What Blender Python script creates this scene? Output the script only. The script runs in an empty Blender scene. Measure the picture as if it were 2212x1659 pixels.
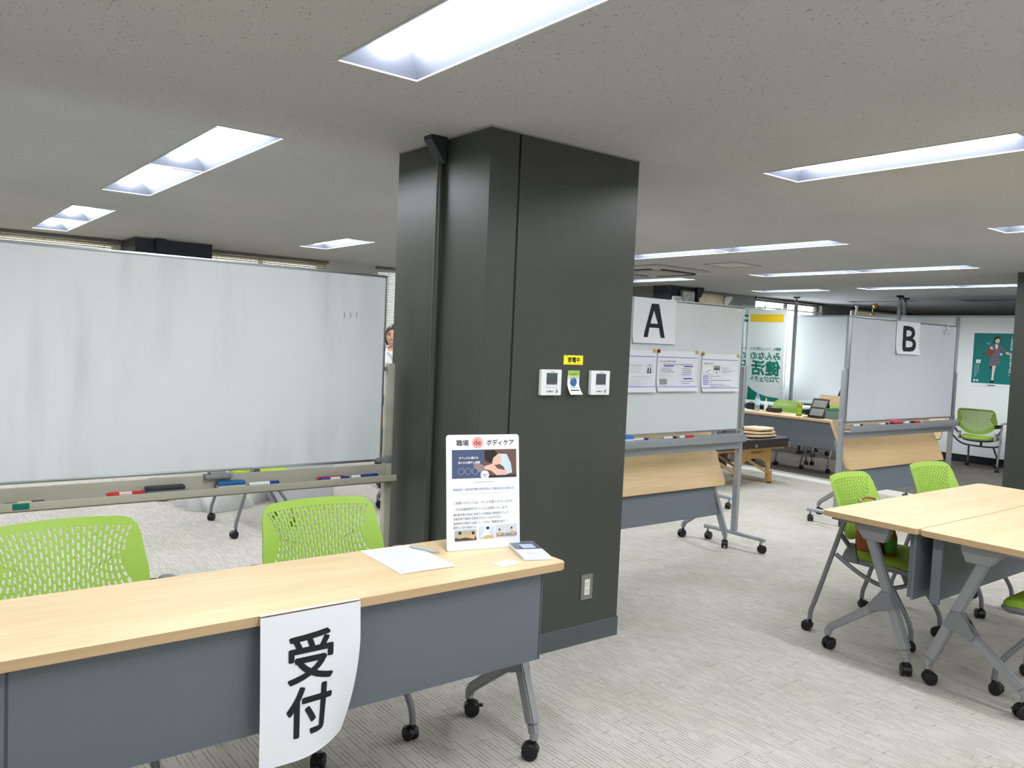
import bpy, bmesh, math, random
from mathutils import Vector, Matrix
random.seed(7)
PI = math.pi
S = bpy.context.scene
C = S.collection

# ---------------------------------------------------------------- camera, world, exposure
EYE = 1.5
cam = bpy.data.cameras.new('camera')
cam.sensor_width = 36.0
cam.lens = 1767.9 / 2212 * 36.0
cam.clip_start = 0.02
cam.clip_end = 100
camo = bpy.data.objects.new('camera', cam)
C.objects.link(camo)
_r = Vector((0.78946753, -0.61228731, 0.04295655))
_u = Vector((-0.00121807, 0.06842248, 0.99765569))
_f = Vector((0.61379111, 0.7876691, -0.05327152))
camo.matrix_world = Matrix(((_r.x, _u.x, -_f.x, 0), (_r.y, _u.y, -_f.y, 0), (_r.z, _u.z, -_f.z, EYE), (0, 0, 0, 1)))
S.camera = camo
w = bpy.data.worlds.new('sky')
S.world = w
w.use_nodes = True
w.node_tree.nodes['Background'].inputs[0].default_value = (0.93, 0.97, 1.0, 1)
w.node_tree.nodes['Background'].inputs[1].default_value = 5.0
S.view_settings.view_transform = 'Standard'
S.view_settings.look = 'None'
S.view_settings.gamma = 1
S.view_settings.use_curve_mapping = False
S.view_settings.exposure = 0.82
LAMP = 26.0        # radiance of the LED bars
S.cycles.max_bounces = 8
S.cycles.diffuse_bounces = 6
S.cycles.use_denoising = True

H = 2.43          # ceiling height


# ---------------------------------------------------------------- materials
def lin(c):
    c = c / 255.0
    return c / 12.92 if c <= 0.04045 else ((c + 0.055) / 1.055) ** 2.4


def rgb(r, g, b):
    return (lin(r), lin(g), lin(b), 1)


_M = {}


def mat(name, col, rough=0.5, metal=0.0, spec=0.5, emit=None, alpha=None, trans=0.0, ior=1.45, noise=None, bump=None, coat=0.0, subsurf=0.0):
    if name in _M:
        return _M[name]
    m = bpy.data.materials.new(name)
    m.use_nodes = True
    nt = m.node_tree
    b = nt.nodes['Principled BSDF']
    b.inputs['Base Color'].default_value = col
    b.inputs['Roughness'].default_value = rough
    b.inputs['Metallic'].default_value = metal
    b.inputs['Specular IOR Level'].default_value = spec
    b.inputs['IOR'].default_value = ior
    b.inputs['Transmission Weight'].default_value = trans
    b.inputs['Coat Weight'].default_value = coat
    if subsurf:
        b.inputs['Subsurface Weight'].default_value = subsurf
        b.inputs['Subsurface Scale'].default_value = 0.01
    if alpha is not None:
        b.inputs['Alpha'].default_value = alpha
    if emit:
        b.inputs['Emission Color'].default_value = col
        b.inputs['Emission Strength'].default_value = emit
    if noise or bump:
        tc = nt.nodes.new('ShaderNodeTexCoord')
    if noise:   # (scale, amount, (sx,sy,sz))
        mp = nt.nodes.new('ShaderNodeMapping')
        mp.inputs['Scale'].default_value = noise[2]
        n = nt.nodes.new('ShaderNodeTexNoise')
        n.inputs['Scale'].default_value = noise[0]
        n.inputs['Detail'].default_value = 5
        r = nt.nodes.new('ShaderNodeValToRGB')
        r.color_ramp.elements[0].position = 0.3
        r.color_ramp.elements[1].position = 0.7
        a = noise[1]
        r.color_ramp.elements[0].color = (col[0] * (1 - a), col[1] * (1 - a), col[2] * (1 - a), 1)
        r.color_ramp.elements[1].color = (min(1, col[0] * (1 + a)), min(1, col[1] * (1 + a)), min(1, col[2] * (1 + a)), 1)
        nt.links.new(tc.outputs['Object'], mp.inputs[0])
        nt.links.new(mp.outputs[0], n.inputs['Vector'])
        nt.links.new(n.outputs['Fac'], r.inputs[0])
        nt.links.new(r.outputs[0], b.inputs['Base Color'])
    if bump:    # (scale, strength)
        n2 = nt.nodes.new('ShaderNodeTexNoise')
        n2.inputs['Scale'].default_value = bump[0]
        n2.inputs['Detail'].default_value = 3
        bp = nt.nodes.new('ShaderNodeBump')
        bp.inputs['Strength'].default_value = bump[1]
        bp.inputs['Distance'].default_value = 0.002
        nt.links.new(tc.outputs['Object'], n2.inputs['Vector'])
        nt.links.new(n2.outputs['Fac'], bp.inputs['Height'])
        nt.links.new(bp.outputs[0], b.inputs['Normal'])
    _M[name] = m
    return m


class NT:
    """tiny helper to chain math nodes"""
    def __init__(s, m):
        s.nt = m.node_tree

    def n(s, t, **k):
        x = s.nt.nodes.new(t)
        for a, b in k.items():
            setattr(x, a, b)
        return x

    def math(s, op, a, b=None, c=None):
        x = s.n('ShaderNodeMath', operation=op)
        for i, v in enumerate((a, b, c)):
            if v is None:
                continue
            if isinstance(v, (int, float)):
                x.inputs[i].default_value = v
            else:
                s.nt.links.new(v, x.inputs[i])
        return x.outputs[0]

    def noise(s, vec, scale, sc=(1, 1, 1), detail=2.0):
        mp = s.n('ShaderNodeMapping')
        mp.inputs['Scale'].default_value = sc
        s.nt.links.new(vec, mp.inputs[0])
        x = s.n('ShaderNodeTexNoise')
        x.inputs['Scale'].default_value = scale
        x.inputs['Detail'].default_value = detail
        s.nt.links.new(mp.outputs[0], x.inputs['Vector'])
        return x.outputs['Fac']

    def mix(s, f, a, b):
        x = s.n('ShaderNodeMix', data_type='RGBA')
        if isinstance(f, (int, float)):
            x.inputs[0].default_value = f
        else:
            s.nt.links.new(f, x.inputs[0])
        for i, v in ((6, a), (7, b)):
            if isinstance(v, tuple):
                x.inputs[i].default_value = v
            else:
                s.nt.links.new(v, x.inputs[i])
        return x.outputs[2]

    def smooth(s, v, lo, hi):
        x = s.n('ShaderNodeMapRange', interpolation_type='SMOOTHSTEP')
        s.nt.links.new(v, x.inputs[0])
        x.inputs[1].default_value = lo
        x.inputs[2].default_value = hi
        return x.outputs[0]


def carpet(name, base, dark, mixc, line=0.68, cross=0.38):
    """loop pile carpet: broken dark lines along y, weaker short strokes across"""
    m = bpy.data.materials.new(name)
    m.use_nodes = True
    N = NT(m)
    b = m.node_tree.nodes['Principled BSDF']
    b.inputs['Roughness'].default_value = 0.95
    b.inputs['Specular IOR Level'].default_value = 0.1
    tc = N.n('ShaderNodeTexCoord').outputs['Object']
    sep = N.n('ShaderNodeSeparateXYZ')
    m.node_tree.links.new(tc, sep.inputs[0])
    wob = N.math('MULTIPLY', N.noise(tc, 6.0, (1, 1, 1)), 0.008)
    xx = N.math('ADD', sep.outputs[0], wob)
    ph = N.math('FRACT', N.math('MULTIPLY', xx, 1 / 0.0175))
    d = N.math('ABSOLUTE', N.math('SUBTRACT', ph, 0.5))
    ln = N.math('SUBTRACT', 1.0, N.smooth(d, 0.05, 0.17))
    dash = N.smooth(N.noise(tc, 5.0, (9, 1.6, 1), 4), 0.40, 0.56)
    ln = N.math('MULTIPLY', N.math('MULTIPLY', ln, dash), line)
    wob2 = N.math('MULTIPLY', N.noise(tc, 9.0, (1, 1, 1)), 0.02)
    yy = N.math('ADD', sep.outputs[1], wob2)
    ph2 = N.math('FRACT', N.math('MULTIPLY', yy, 1 / 0.041))
    d2 = N.math('ABSOLUTE', N.math('SUBTRACT', ph2, 0.5))
    l2 = N.math('SUBTRACT', 1.0, N.smooth(d2, 0.03, 0.2))
    dash2 = N.smooth(N.noise(tc, 7.0, (2.2, 6, 1), 4), 0.53, 0.66)
    l2 = N.math('MULTIPLY', N.math('MULTIPLY', l2, dash2), cross)
    tot = N.math('MAXIMUM', ln, l2)
    blot = N.smooth(N.noise(tc, 2.2, (1, 1, 1), 6), 0.35, 0.7)
    c0 = N.mix(N.math('MULTIPLY', blot, 0.8), base, mixc)
    fine = N.smooth(N.noise(tc, 220, (1, 1, 1), 2), 0.3, 0.75)
    c1 = N.mix(N.math('MULTIPLY', fine, 0.30), c0, dark)
    c2 = N.mix(tot, c1, dark)
    m.node_tree.links.new(c2, b.inputs['Base Color'])
    bp = N.n('ShaderNodeBump')
    bp.inputs['Strength'].default_value = 0.35
    bp.inputs['Distance'].default_value = 0.003
    m.node_tree.links.new(N.math('SUBTRACT', fine, tot), bp.inputs['Height'])
    m.node_tree.links.new(bp.outputs[0], b.inputs['Normal'])
    _M[name] = m
    return m


def wood(name, light, darkc, axis=0):
    m = bpy.data.materials.new(name)
    m.use_nodes = True
    N = NT(m)
    b = m.node_tree.nodes['Principled BSDF']
    b.inputs['Roughness'].default_value = 0.38
    b.inputs['Specular IOR Level'].default_value = 0.45
    tc = N.n('ShaderNodeTexCoord').outputs['Object']
    s1 = [28, 28, 28]
    s1[axis] = 1.3
    s2 = [5, 5, 5]
    s2[axis] = 0.5
    g1 = N.smooth(N.noise(tc, 3.0, tuple(s1), 5), 0.3, 0.72)
    g2 = N.smooth(N.noise(tc, 1.6, tuple(s2), 3), 0.3, 0.7)
    f = N.math('ADD', N.math('MULTIPLY', g1, 0.55), N.math('MULTIPLY', g2, 0.45))
    m.node_tree.links.new(N.mix(f, light, darkc), b.inputs['Base Color'])
    _M[name] = m
    return m


def ceiling_mat():
    m = bpy.data.materials.new('rock_wool_ceiling')
    m.use_nodes = True
    N = NT(m)
    b = m.node_tree.nodes['Principled BSDF']
    b.inputs['Roughness'].default_value = 0.95
    b.inputs['Specular IOR Level'].default_value = 0.1
    tc = N.n('ShaderNodeTexCoord').outputs['Object']
    rot = N.n('ShaderNodeMapping')
    rot.inputs['Rotation'].default_value = (0, 0, math.radians(18))
    m.node_tree.links.new(tc, rot.inputs[0])
    n1 = N.noise(rot.outputs[0], 62, (2.1, 0.75, 1), 2)
    n2 = N.noise(rot.outputs[0], 120, (1.6, 0.8, 1), 2)
    pits = N.math('MAXIMUM', N.smooth(n1, 0.655, 0.70), N.math('MULTIPLY', N.smooth(n2, 0.66, 0.72), 0.6))
    big = N.smooth(N.noise(tc, 0.8, (1, 1, 1), 3), 0.3, 0.7)
    c0 = N.mix(big, rgb(182, 183, 183), rgb(190, 190, 190))
    m.node_tree.links.new(N.mix(N.math('MULTIPLY', pits, 0.6), c0, rgb(116, 115, 110)), b.inputs['Base Color'])
    bp = N.n('ShaderNodeBump')
    bp.inputs['Strength'].default_value = 0.4
    bp.inputs['Distance'].default_value = 0.003
    bp.invert = True
    m.node_tree.links.new(pits, bp.inputs['Height'])
    m.node_tree.links.new(bp.outputs[0], b.inputs['Normal'])
    return m


def board_mat(name, col, smear, amt, scale):
    """enamel whiteboard with vertical wipe marks"""
    m = bpy.data.materials.new(name)
    m.use_nodes = True
    N = NT(m)
    b = m.node_tree.nodes['Principled BSDF']
    b.inputs['Specular IOR Level'].default_value = 0.4
    tc = N.n('ShaderNodeTexCoord').outputs['Object']
    n1 = N.smooth(N.noise(tc, 2.6, scale, 4), 0.42, 0.70)
    n2 = N.smooth(N.noise(tc, 1.3, (1, 1, 1), 2), 0.35, 0.7)
    f = N.math('MULTIPLY', N.math('MULTIPLY', n1, n2), amt)
    m.node_tree.links.new(N.mix(f, col, smear), b.inputs['Base Color'])
    r = N.math('ADD', N.math('MULTIPLY', n1, 0.15), 0.30)
    m.node_tree.links.new(r, b.inputs['Roughness'])
    return m


CARPET = carpet('light_grey_carpet', rgb(197, 192, 184), rgb(104, 99, 93), rgb(184, 182, 169))
CARPET_D = carpet('dark_grey_carpet', rgb(112, 107, 101), rgb(62, 59, 56), rgb(98, 94, 89), 0.6, 0.7)
CARPET_S = carpet('pale_border_carpet', rgb(205, 202, 196), rgb(170, 166, 160), rgb(198, 196, 188), 0.15, 0.1)
CEIL = ceiling_mat()
WALLM = mat('painted_wall', rgb(196, 196, 192), 0.85, noise=(1.5, 0.03, (1, 1, 1)))
GREYWALL = mat('grey_wall', rgb(128, 124, 120), 0.85)
COLM = mat('charcoal_column_paint', rgb(66, 68, 63), 0.36, spec=0.5, bump=(140, 0.12), noise=(2.0, 0.05, (3, 3, 0.5)))
COLD = mat('dark_column_paint', rgb(46, 49, 54), 0.5)
PLINTH = mat('grey_vinyl_plinth', rgb(84, 90, 92), 0.55, noise=(3, 0.1, (1, 1, 3)))
WHITE = mat('white_plastic', rgb(232, 234, 234), 0.4)
OFFW = mat('cream_metal', rgb(176, 173, 158), 0.5, spec=0.4, noise=(4, 0.12, (0.6, 3, 3)))
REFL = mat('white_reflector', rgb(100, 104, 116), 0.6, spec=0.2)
RIM = mat('light_rim', rgb(200, 203, 208), 0.5)
LED = mat('led_bar', (0.93, 0.97, 1.0, 1), 0.5, emit=LAMP)
LEDOFF = mat('unlit_lens', rgb(170, 172, 176), 0.5)
WOOD = wood('pale_oak_laminate', rgb(230, 207, 166), rgb(212, 181, 138))
WOODE = mat('oak_edge_band', rgb(200, 170, 130), 0.45, noise=(4, 0.06, (1, 20, 20)))
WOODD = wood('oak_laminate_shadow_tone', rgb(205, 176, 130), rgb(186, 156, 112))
GREYP = mat('slate_grey_panel', rgb(104, 112, 120), 0.6, bump=(500, 0.15), noise=(400, 0.04, (1, 1, 1)))
STEEL = mat('silver_grey_paint', rgb(146, 148, 150), 0.4, metal=0.35, spec=0.5)
STEELD = mat('mid_grey_paint', rgb(126, 128, 131), 0.42, metal=0.3)
ALU = mat('aluminium', rgb(190, 194, 198), 0.3, metal=0.85)
ALUM = mat('aluminium_matt', rgb(165, 170, 174), 0.42, metal=0.5)
BLACK = mat('black_plastic', rgb(20, 20, 22), 0.4)
BLACKM = mat('black_matt', rgb(28, 29, 32), 0.7)
GREEN = mat('lime_green_plastic', rgb(154, 188, 74), 0.45, spec=0.4)
GREENS = mat('lime_green_fabric', rgb(146, 176, 60), 0.85, spec=0.2, bump=(600, 0.2))
BOARD1 = board_mat('used_whiteboard', rgb(226, 231, 233), rgb(196, 201, 200), 0.8, (2.2, 1, 0.35))
BOARD2 = board_mat('grey_whiteboard', rgb(212, 218, 220), rgb(194, 200, 202), 0.5, (1.2, 1, 0.6))
BOARD3 = board_mat('cool_whiteboard', rgb(206, 210, 217), rgb(188, 192, 199), 0.45, (1.2, 1, 0.6))
PAPER = mat('white_paper', rgb(236, 238, 243), 0.7)
PAPER2 = mat('printer_paper', rgb(226, 229, 236), 0.7)
INK = mat('black_ink', rgb(22, 24, 28), 0.6)
GINK = mat('grey_ink', rgb(90, 92, 98), 0.7)
LINK = mat('light_grey_ink', rgb(168, 170, 180), 0.7)
BLUEINK = mat('blue_ink', rgb(86, 104, 168), 0.7)
LILAC = mat('lilac_ink', rgb(150, 156, 208), 0.7)
PANEL = mat('white_partition_panel', rgb(240, 244, 245), 0.55)
PANEL2 = mat('grey_white_partition', rgb(206, 210, 212), 0.55)
GLASS = mat('window_glass', rgb(245, 250, 252), 0.02, trans=1.0, ior=1.1)
BLIND = mat('beige_blind_slat', rgb(196, 188, 166), 0.6)
BLINDW = mat('pale_blind_slat', rgb(205, 204, 196), 0.6)
FRAMEM = mat('window_frame_paint', rgb(88, 84, 82), 0.6)


# ---------------------------------------------------------------- mesh helper
class B:
    def __init__(s):
        s.bm = bmesh.new()
        s.mi = 0

    def _setmi(s, faces):
        for f in faces:
            f.material_index = s.mi

    def box(s, lo, hi, bev=0.0, M=None):
        lo, hi = [min(a, b) for a, b in zip(lo, hi)], [max(a, b) for a, b in zip(lo, hi)]
        co = [(x, y, z) for x in (lo[0], hi[0]) for y in (lo[1], hi[1]) for z in (lo[2], hi[2])]
        vs = [s.bm.verts.new(Vector(c) if M is None else M @ Vector(c)) for c in co]
        fs = [s.bm.faces.new([vs[i] for i in q]) for q in
              ((0, 1, 3, 2), (4, 6, 7, 5), (0, 4, 5, 1), (2, 3, 7, 6), (0, 2, 6, 4), (1, 5, 7, 3))]
        s._setmi(fs)
        if bev:
            es = list({e for f in fs for e in f.edges})
            r = bmesh.ops.bevel(s.bm, geom=es, offset=bev, segments=2, profile=0.6, affect='EDGES')
            s._setmi(r['faces'])
        return s

    def prism(s, poly, z0, z1, M=None, bev=0.0):
        """poly in xy, extruded z0..z1, then M"""
        n = len(poly)
        T = (lambda v: v) if M is None else (lambda v: M @ v)
        a = [s.bm.verts.new(T(Vector((p[0], p[1], z0)))) for p in poly]
        b = [s.bm.verts.new(T(Vector((p[0], p[1], z1)))) for p in poly]
        fs = [s.bm.faces.new(a[::-1]), s.bm.faces.new(b)]
        for i in range(n):
            j = (i + 1) % n
            fs.append(s.bm.faces.new([a[i], a[j], b[j], b[i]]))
        s._setmi(fs)
        if bev:
            es = list(set(fs[0].edges) | set(fs[1].edges))
            r = bmesh.ops.bevel(s.bm, geom=es, offset=bev, segments=2, affect='EDGES')
            s._setmi(r['faces'])
        return s

    def tube(s, pts, r, n=10, rs=None, caps=True, flat=None):
        pts = [Vector(p) for p in pts]
        rings = []
        T0 = (pts[1] - pts[0]).normalized()
        up = Vector((0, 0, 1)) if abs(T0.z) < 0.9 else Vector((1, 0, 0))
        nrm = (up - T0 * up.dot(T0)).normalized()
        for i, p in enumerate(pts):
            if i == 0:
                t = pts[1] - pts[0]
            elif i == len(pts) - 1:
                t = pts[-1] - pts[-2]
            else:
                t = (pts[i + 1] - p).normalized() + (p - pts[i - 1]).normalized()
            t.normalize()
            nrm = (nrm - t * nrm.dot(t)).normalized()
            bi = t.cross(nrm)
            rr = r if rs is None else rs[i]
            f = flat or (1, 1)
            rings.append([s.bm.verts.new(p + (nrm * math.cos(2 * PI * k / n) * f[0] + bi * math.sin(2 * PI * k / n) * f[1]) * rr) for k in range(n)])
        fs = []
        for a, b in zip(rings, rings[1:]):
            for k in range(n):
                fs.append(s.bm.faces.new([a[k], a[(k + 1) % n], b[(k + 1) % n], b[k]]))
        if caps:
            fs.append(s.bm.faces.new(rings[0][::-1]))
            fs.append(s.bm.faces.new(rings[-1]))
        s._setmi(fs)
        return s

    def cyl(s, a, b, r, n=16):
        return s.tube([a, b], r, n)

    def bar(s, a, b, wx, t, side=(1, 0, 0), bev=0.003, w2=None):
        """rectangular bar a->b; wx = size along 'side', t = size across; w2 = end t"""
        a, b = Vector(a), Vector(b)
        d = (b - a)
        L = d.length
        d.normalize()
        sd = Vector(side)
        sd = (sd - d * sd.dot(d)).normalized()
        o = d.cross(sd)
        w2 = t if w2 is None else w2
        vs = []
        for p, tt in ((a, t), (b, w2)):
            for i, j in ((-1, -1), (1, -1), (1, 1), (-1, 1)):
                vs.append(s.bm.verts.new(p + sd * wx / 2 * i + o * tt / 2 * j))
        fs = [s.bm.faces.new([vs[k] for k in q]) for q in ((3, 2, 1, 0), (4, 5, 6, 7), (0, 1, 5, 4), (1, 2, 6, 5), (2, 3, 7, 6), (3, 0, 4, 7))]
        s._setmi(fs)
        if bev:
            r = bmesh.ops.bevel(s.bm, geom=list({e for f in fs for e in f.edges}), offset=bev, segments=2, affect='EDGES')
            s._setmi(r['faces'])
        return s

    def lathe(s, prof, c=(0, 0, 0), n=24, ax='z'):
        rings = []
        for r, z in prof:
            ring = []
            for k in range(n):
                a = 2 * PI * k / n
                x, y = r * math.cos(a), r * math.sin(a)
                v = {'z': (x, y, z), 'x': (z, x, y), 'y': (y, z, x)}[ax]
                ring.append(s.bm.verts.new(Vector(v) + Vector(c)))
            rings.append(ring)
        fs = []
        for a, b in zip(rings, rings[1:]):
            for k in range(n):
                fs.append(s.bm.faces.new([a[k], a[(k + 1) % n], b[(k + 1) % n], b[k]]))
        if prof[0][0] > 1e-5:
            fs.append(s.bm.faces.new(rings[0][::-1]))
        if prof[-1][0] > 1e-5:
            fs.append(s.bm.faces.new(rings[-1]))
        s._setmi(fs)
        return s

    def grid(s, fn, nu, nv, thick=None):
        """surface fn(u,v)->point ; optional thickness vector fn"""
        vs = [[s.bm.verts.new(fn(i / nu, j / nv)) for j in range(nv + 1)] for i in range(nu + 1)]
        fs = []
        for i in range(nu):
            for j in range(nv):
                fs.append(s.bm.faces.new([vs[i][j], vs[i + 1][j], vs[i + 1][j + 1], vs[i][j + 1]]))
        if thick:
            t = Vector(thick)
            ws = [[s.bm.verts.new(v.co + t) for v in row] for row in vs]
            for i in range(nu):
                for j in range(nv):
                    fs.append(s.bm.faces.new([ws[i][j + 1], ws[i + 1][j + 1], ws[i + 1][j], ws[i][j]]))
            for i in range(nu):
                fs.append(s.bm.faces.new([vs[i][0], ws[i][0], ws[i + 1][0], vs[i + 1][0]]))
                fs.append(s.bm.faces.new([vs[i + 1][nv], ws[i + 1][nv], ws[i][nv], vs[i][nv]]))
            for j in range(nv):
                fs.append(s.bm.faces.new([vs[0][j + 1], ws[0][j + 1], ws[0][j], vs[0][j]]))
                fs.append(s.bm.faces.new([vs[nu][j], ws[nu][j], ws[nu][j + 1], vs[nu][j + 1]]))
        s._setmi(fs)
        return s

    def m(s, i):
        s.mi = i
        return s

    def obj(s, name, mats, parent=None, loc=None, rot=None, smooth=True, doubles=True, keep=None):
        bm = s.bm
        if doubles:
            bmesh.ops.remove_doubles(bm, verts=bm.verts, dist=1e-6)
        bmesh.ops.recalc_face_normals(bm, faces=bm.faces)
        me = bpy.data.meshes.new(name)
        bm.to_mesh(me)
        bm.free()
        for x in (mats if isinstance(mats, (list, tuple)) else [mats]):
            me.materials.append(x)
        if smooth:
            me.polygons.foreach_set('use_smooth', [True] * len(me.polygons))
            me.set_sharp_from_angle(angle=math.radians(32))
        o = bpy.data.objects.new(name, me)
        C.objects.link(o)
        if parent:
            o.parent = parent
        if loc:
            o.location = loc
        if rot:
            o.rotation_euler = rot
        if keep:
            KEEP[keep] = o
        return o


KEEP = {}


def thing(name, label, cat, loc=(0, 0, 0), rz=0.0, group=None, rot=None):
    o = bpy.data.objects.new(name, None)
    o.empty_display_size = 0.1
    C.objects.link(o)
    o.location = loc
    o.rotation_euler = rot or (0, 0, rz)
    o['label'] = label
    o['category'] = cat
    if group:
        o['group'] = group
    return o


def tag(o, label, cat, group=None):
    o['label'] = label
    o['category'] = cat
    if group:
        o['group'] = group
    return o


def struct(o, label=None):
    o['kind'] = 'structure'
    if label:
        o['label'] = label
    return o


def dup(root, loc, rz, label, group=None):
    r = root.copy()
    C.objects.link(r)
    r.location = loc
    r.rotation_euler = (0, 0, rz)
    r['label'] = label
    if group:
        r['group'] = group
    for ch in list(root.children):
        c = ch.copy()
        C.objects.link(c)
        c.parent = r
        for g in list(ch.children):
            d = g.copy()
            C.objects.link(d)
            d.parent = c
    return r


def curve3(pts, n=6):
    """Catmull-Rom through points"""
    P = [Vector(p) for p in pts]
    P = [P[0] * 2 - P[1]] + P + [P[-1] * 2 - P[-2]]
    out = []
    for i in range(1, len(P) - 2):
        a, b, c, d = P[i - 1:i + 3]
        for k in range(n):
            t = k / n
            out.append(0.5 * ((2 * b) + (c - a) * t + (2 * a - 5 * b + 4 * c - d) * t * t + (3 * b - a - 3 * c + d) * t ** 3))
    out.append(P[-2])
    return out


def rrect(w_, h_, r, n=4):
    pts = []
    for cx, cy, a0 in ((w_ / 2 - r, h_ / 2 - r, 0), (-w_ / 2 + r, h_ / 2 - r, 90), (-w_ / 2 + r, -h_ / 2 + r, 180), (w_ / 2 - r, -h_ / 2 + r, 270)):
        for k in range(n + 1):
            a = math.radians(a0 + 90 * k / n)
            pts.append((cx + r * math.cos(a), cy + r * math.sin(a)))
    return pts


# flat print: rectangles, discs, polygons and lettering on a local plane (x right, z up, facing -y)
def text_mesh(body, size, sx=1.0, off=0.0, align='LEFT', spacing=1.0):
    cu = bpy.data.curves.new('lettering', 'FONT')
    cu.body = body
    cu.size = size
    cu.offset = off
    cu.align_x = align
    cu.space_line = spacing
    cu.resolution_u = 3
    o = bpy.data.objects.new('lettering_src', cu)
    C.objects.link(o)
    dg = bpy.context.evaluated_depsgraph_get()
    dg.update()
    me = bpy.data.meshes.new_from_object(o.evaluated_get(dg))
    vs = [(v.co.x * sx, v.co.y) for v in me.vertices]
    fs = [tuple(p.vertices) for p in me.polygons]
    bpy.data.objects.remove(o)
    bpy.data.curves.remove(cu)
    bpy.data.meshes.remove(me)
    return vs, fs


def printed(items, parent, name='print', y=-0.0006, warp=None, label=None):
    """items: ('r',x,z,w,h,mat) ('c',x,z,r,mat[,ry]) ('p',[(x,z)..],mat) ('t',text,x,z,size,mat,{opts}); later items lie over earlier"""
    mats = []
    V, F, MI = [], [], []

    def mi(mt):
        if mt not in mats:
            mats.append(mt)
        return mats.index(mt)
    for k, it in enumerate(items):
        yy = y - 0.00006 * k
        base = len(V)
        if it[0] == 'r':
            _, x, z, ww, hh, mt = it
            V += [(x, yy, z), (x + ww, yy, z), (x + ww, yy, z + hh), (x, yy, z + hh)]
            F.append((base, base + 1, base + 2, base + 3))
            MI.append(mi(mt))
        elif it[0] == 'c':
            x, z, r, mt = it[1:5]
            ry = it[5] if len(it) > 5 else r
            V += [(x + r * math.cos(2 * PI * j / 20), yy, z + ry * math.sin(2 * PI * j / 20)) for j in range(20)]
            F.append(tuple(range(base, base + 20)))
            MI.append(mi(mt))
        elif it[0] == 'p':
            V += [(px, yy, pz) for px, pz in it[1]]
            F.append(tuple(range(base, base + len(it[1]))))
            MI.append(mi(it[2]))
        else:
            _, body, x, z, size, mt = it[:6]
            op = it[6] if len(it) > 6 else {}
            vs, fs = text_mesh(body, size, op.get('sx', 1.0), 0.0, op.get('align', 'LEFT'), op.get('sp', 1.0))
            off = op.get('off', 0.0)        # weight: the same strokes laid down again, shifted by 'off' all round
            nn = op.get('n', 8)
            shifts = [(0, 0)] + ([(off * math.cos(2 * PI * j / nn), off * math.sin(2 * PI * j / nn)) for j in range(nn)] if off else [])
            for j, (sx_, sz_) in enumerate(shifts):
                base = len(V)
                V += [(x + a + sx_, yy - 0.000004 * j, z + b + sz_) for a, b in vs]
                F += [tuple(base + q for q in f) for f in fs]
                MI += [mi(mt)] * len(fs)
    if warp:
        V = [warp(*v) for v in V]
    me = bpy.data.meshes.new(name)
    me.from_pydata(V, [], F)
    for mt in mats:
        me.materials.append(mt)
    me.polygons.foreach_set('material_index', MI)
    me.update()
    o = bpy.data.objects.new(name, me)
    C.objects.link(o)
    o.parent = parent
    if label:
        o['label'] = label
    return o


# ================================================================ SETTING
# light positions: (x0, y0, y1, lit)
LW = 0.315
LIGHTS = []
for x0 in (1.243, 3.655, 6.14, 8.45, 10.72):
    seg = [(0.20, 1.41), (1.43, 2.64), (-3.4, -2.2), (-2.18, -0.97)]
    if x0 < 2:
        seg += [(3.88, 5.10), (5.12, 6.34), (7.41, 8.50), (8.52, 9.60)]
    elif x0 < 4:
        seg += [(3.87, 5.09), (5.11, 6.33), (7.43, 8.58)]
    elif x0 < 7:
        seg = [(0.13, 1.33), (1.35, 2.55), (-3.4, -2.2), (-2.18, -0.97), (3.76, 4.97), (4.99, 6.20)]
    elif x0 < 9:
        seg += [(3.68, 4.93), (4.95, 6.22), (7.30, 8.50)]
    else:
        seg += [(3.65, 4.86), (4.88, 6.10), (6.68, 7.83)]
    LIGHTS += [(x0, a, b, True) for a, b in seg]
LIGHTS += [(x0, a, b, True) for x0 in (-1.15,) for a, b in ((0.2, 1.41), (1.43, 2.64), (3.88, 5.1), (5.12, 6.34), (7.4, 8.6), (-3.4, -2.2))]
LIGHTS += [(13.35, 3.5, 4.7, False), (13.35, 4.72, 5.9, False), (13.35, 6.6, 7.8, False), (15.9, 3.5, 4.7, False), (15.9, 4.72, 5.9, False)]
XW0, XW1, YW0, YW1 = -3.5, 20.0, -4.5, 10.05
JX, JY = 9.60, 8.62     # the back wall steps forward here


def sheet_with_holes(name, holes, x0, x1, y0, y1, z, m, skip=None):
    xs = sorted({x0, x1} | {v for h_ in holes for v in (h_[0], h_[1])} | ({skip[0], skip[1]} if skip else set()))
    ys = sorted({y0, y1} | {v for h_ in holes for v in (h_[2], h_[3])} | ({skip[2]} if skip else set()))
    b = B()
    for xa, xb in zip(xs, xs[1:]):
        for ya, yb in zip(ys, ys[1:]):
            cx, cy = (xa + xb) / 2, (ya + yb) / 2
            if any(h_[0] < cx < h_[1] and h_[2] < cy < h_[3] for h_ in holes):
                continue
            if skip and cx > skip[0] and cy > skip[2]:
                continue
            vs = [b.bm.verts.new((xx, yy, z)) for xx, yy in ((xa, ya), (xb, ya), (xb, yb), (xa, yb))]
            b.bm.faces.new(vs)
    return b.obj(name, m, smooth=False)


holes = [(x0, x0 + LW, y0, y1) for x0, y0, y1, _ in LIGHTS]
ce = struct(sheet_with_holes('ceiling', holes, XW0, XW1, YW0, YW1, H, CEIL, skip=(JX, XW1, JY)))
struct(B().box((XW0, YW0, H + 0.16), (XW1, YW1, H + 0.2)).obj('ceiling_slab', mat('slab', rgb(120, 120, 120), 0.9), smooth=False))

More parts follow.
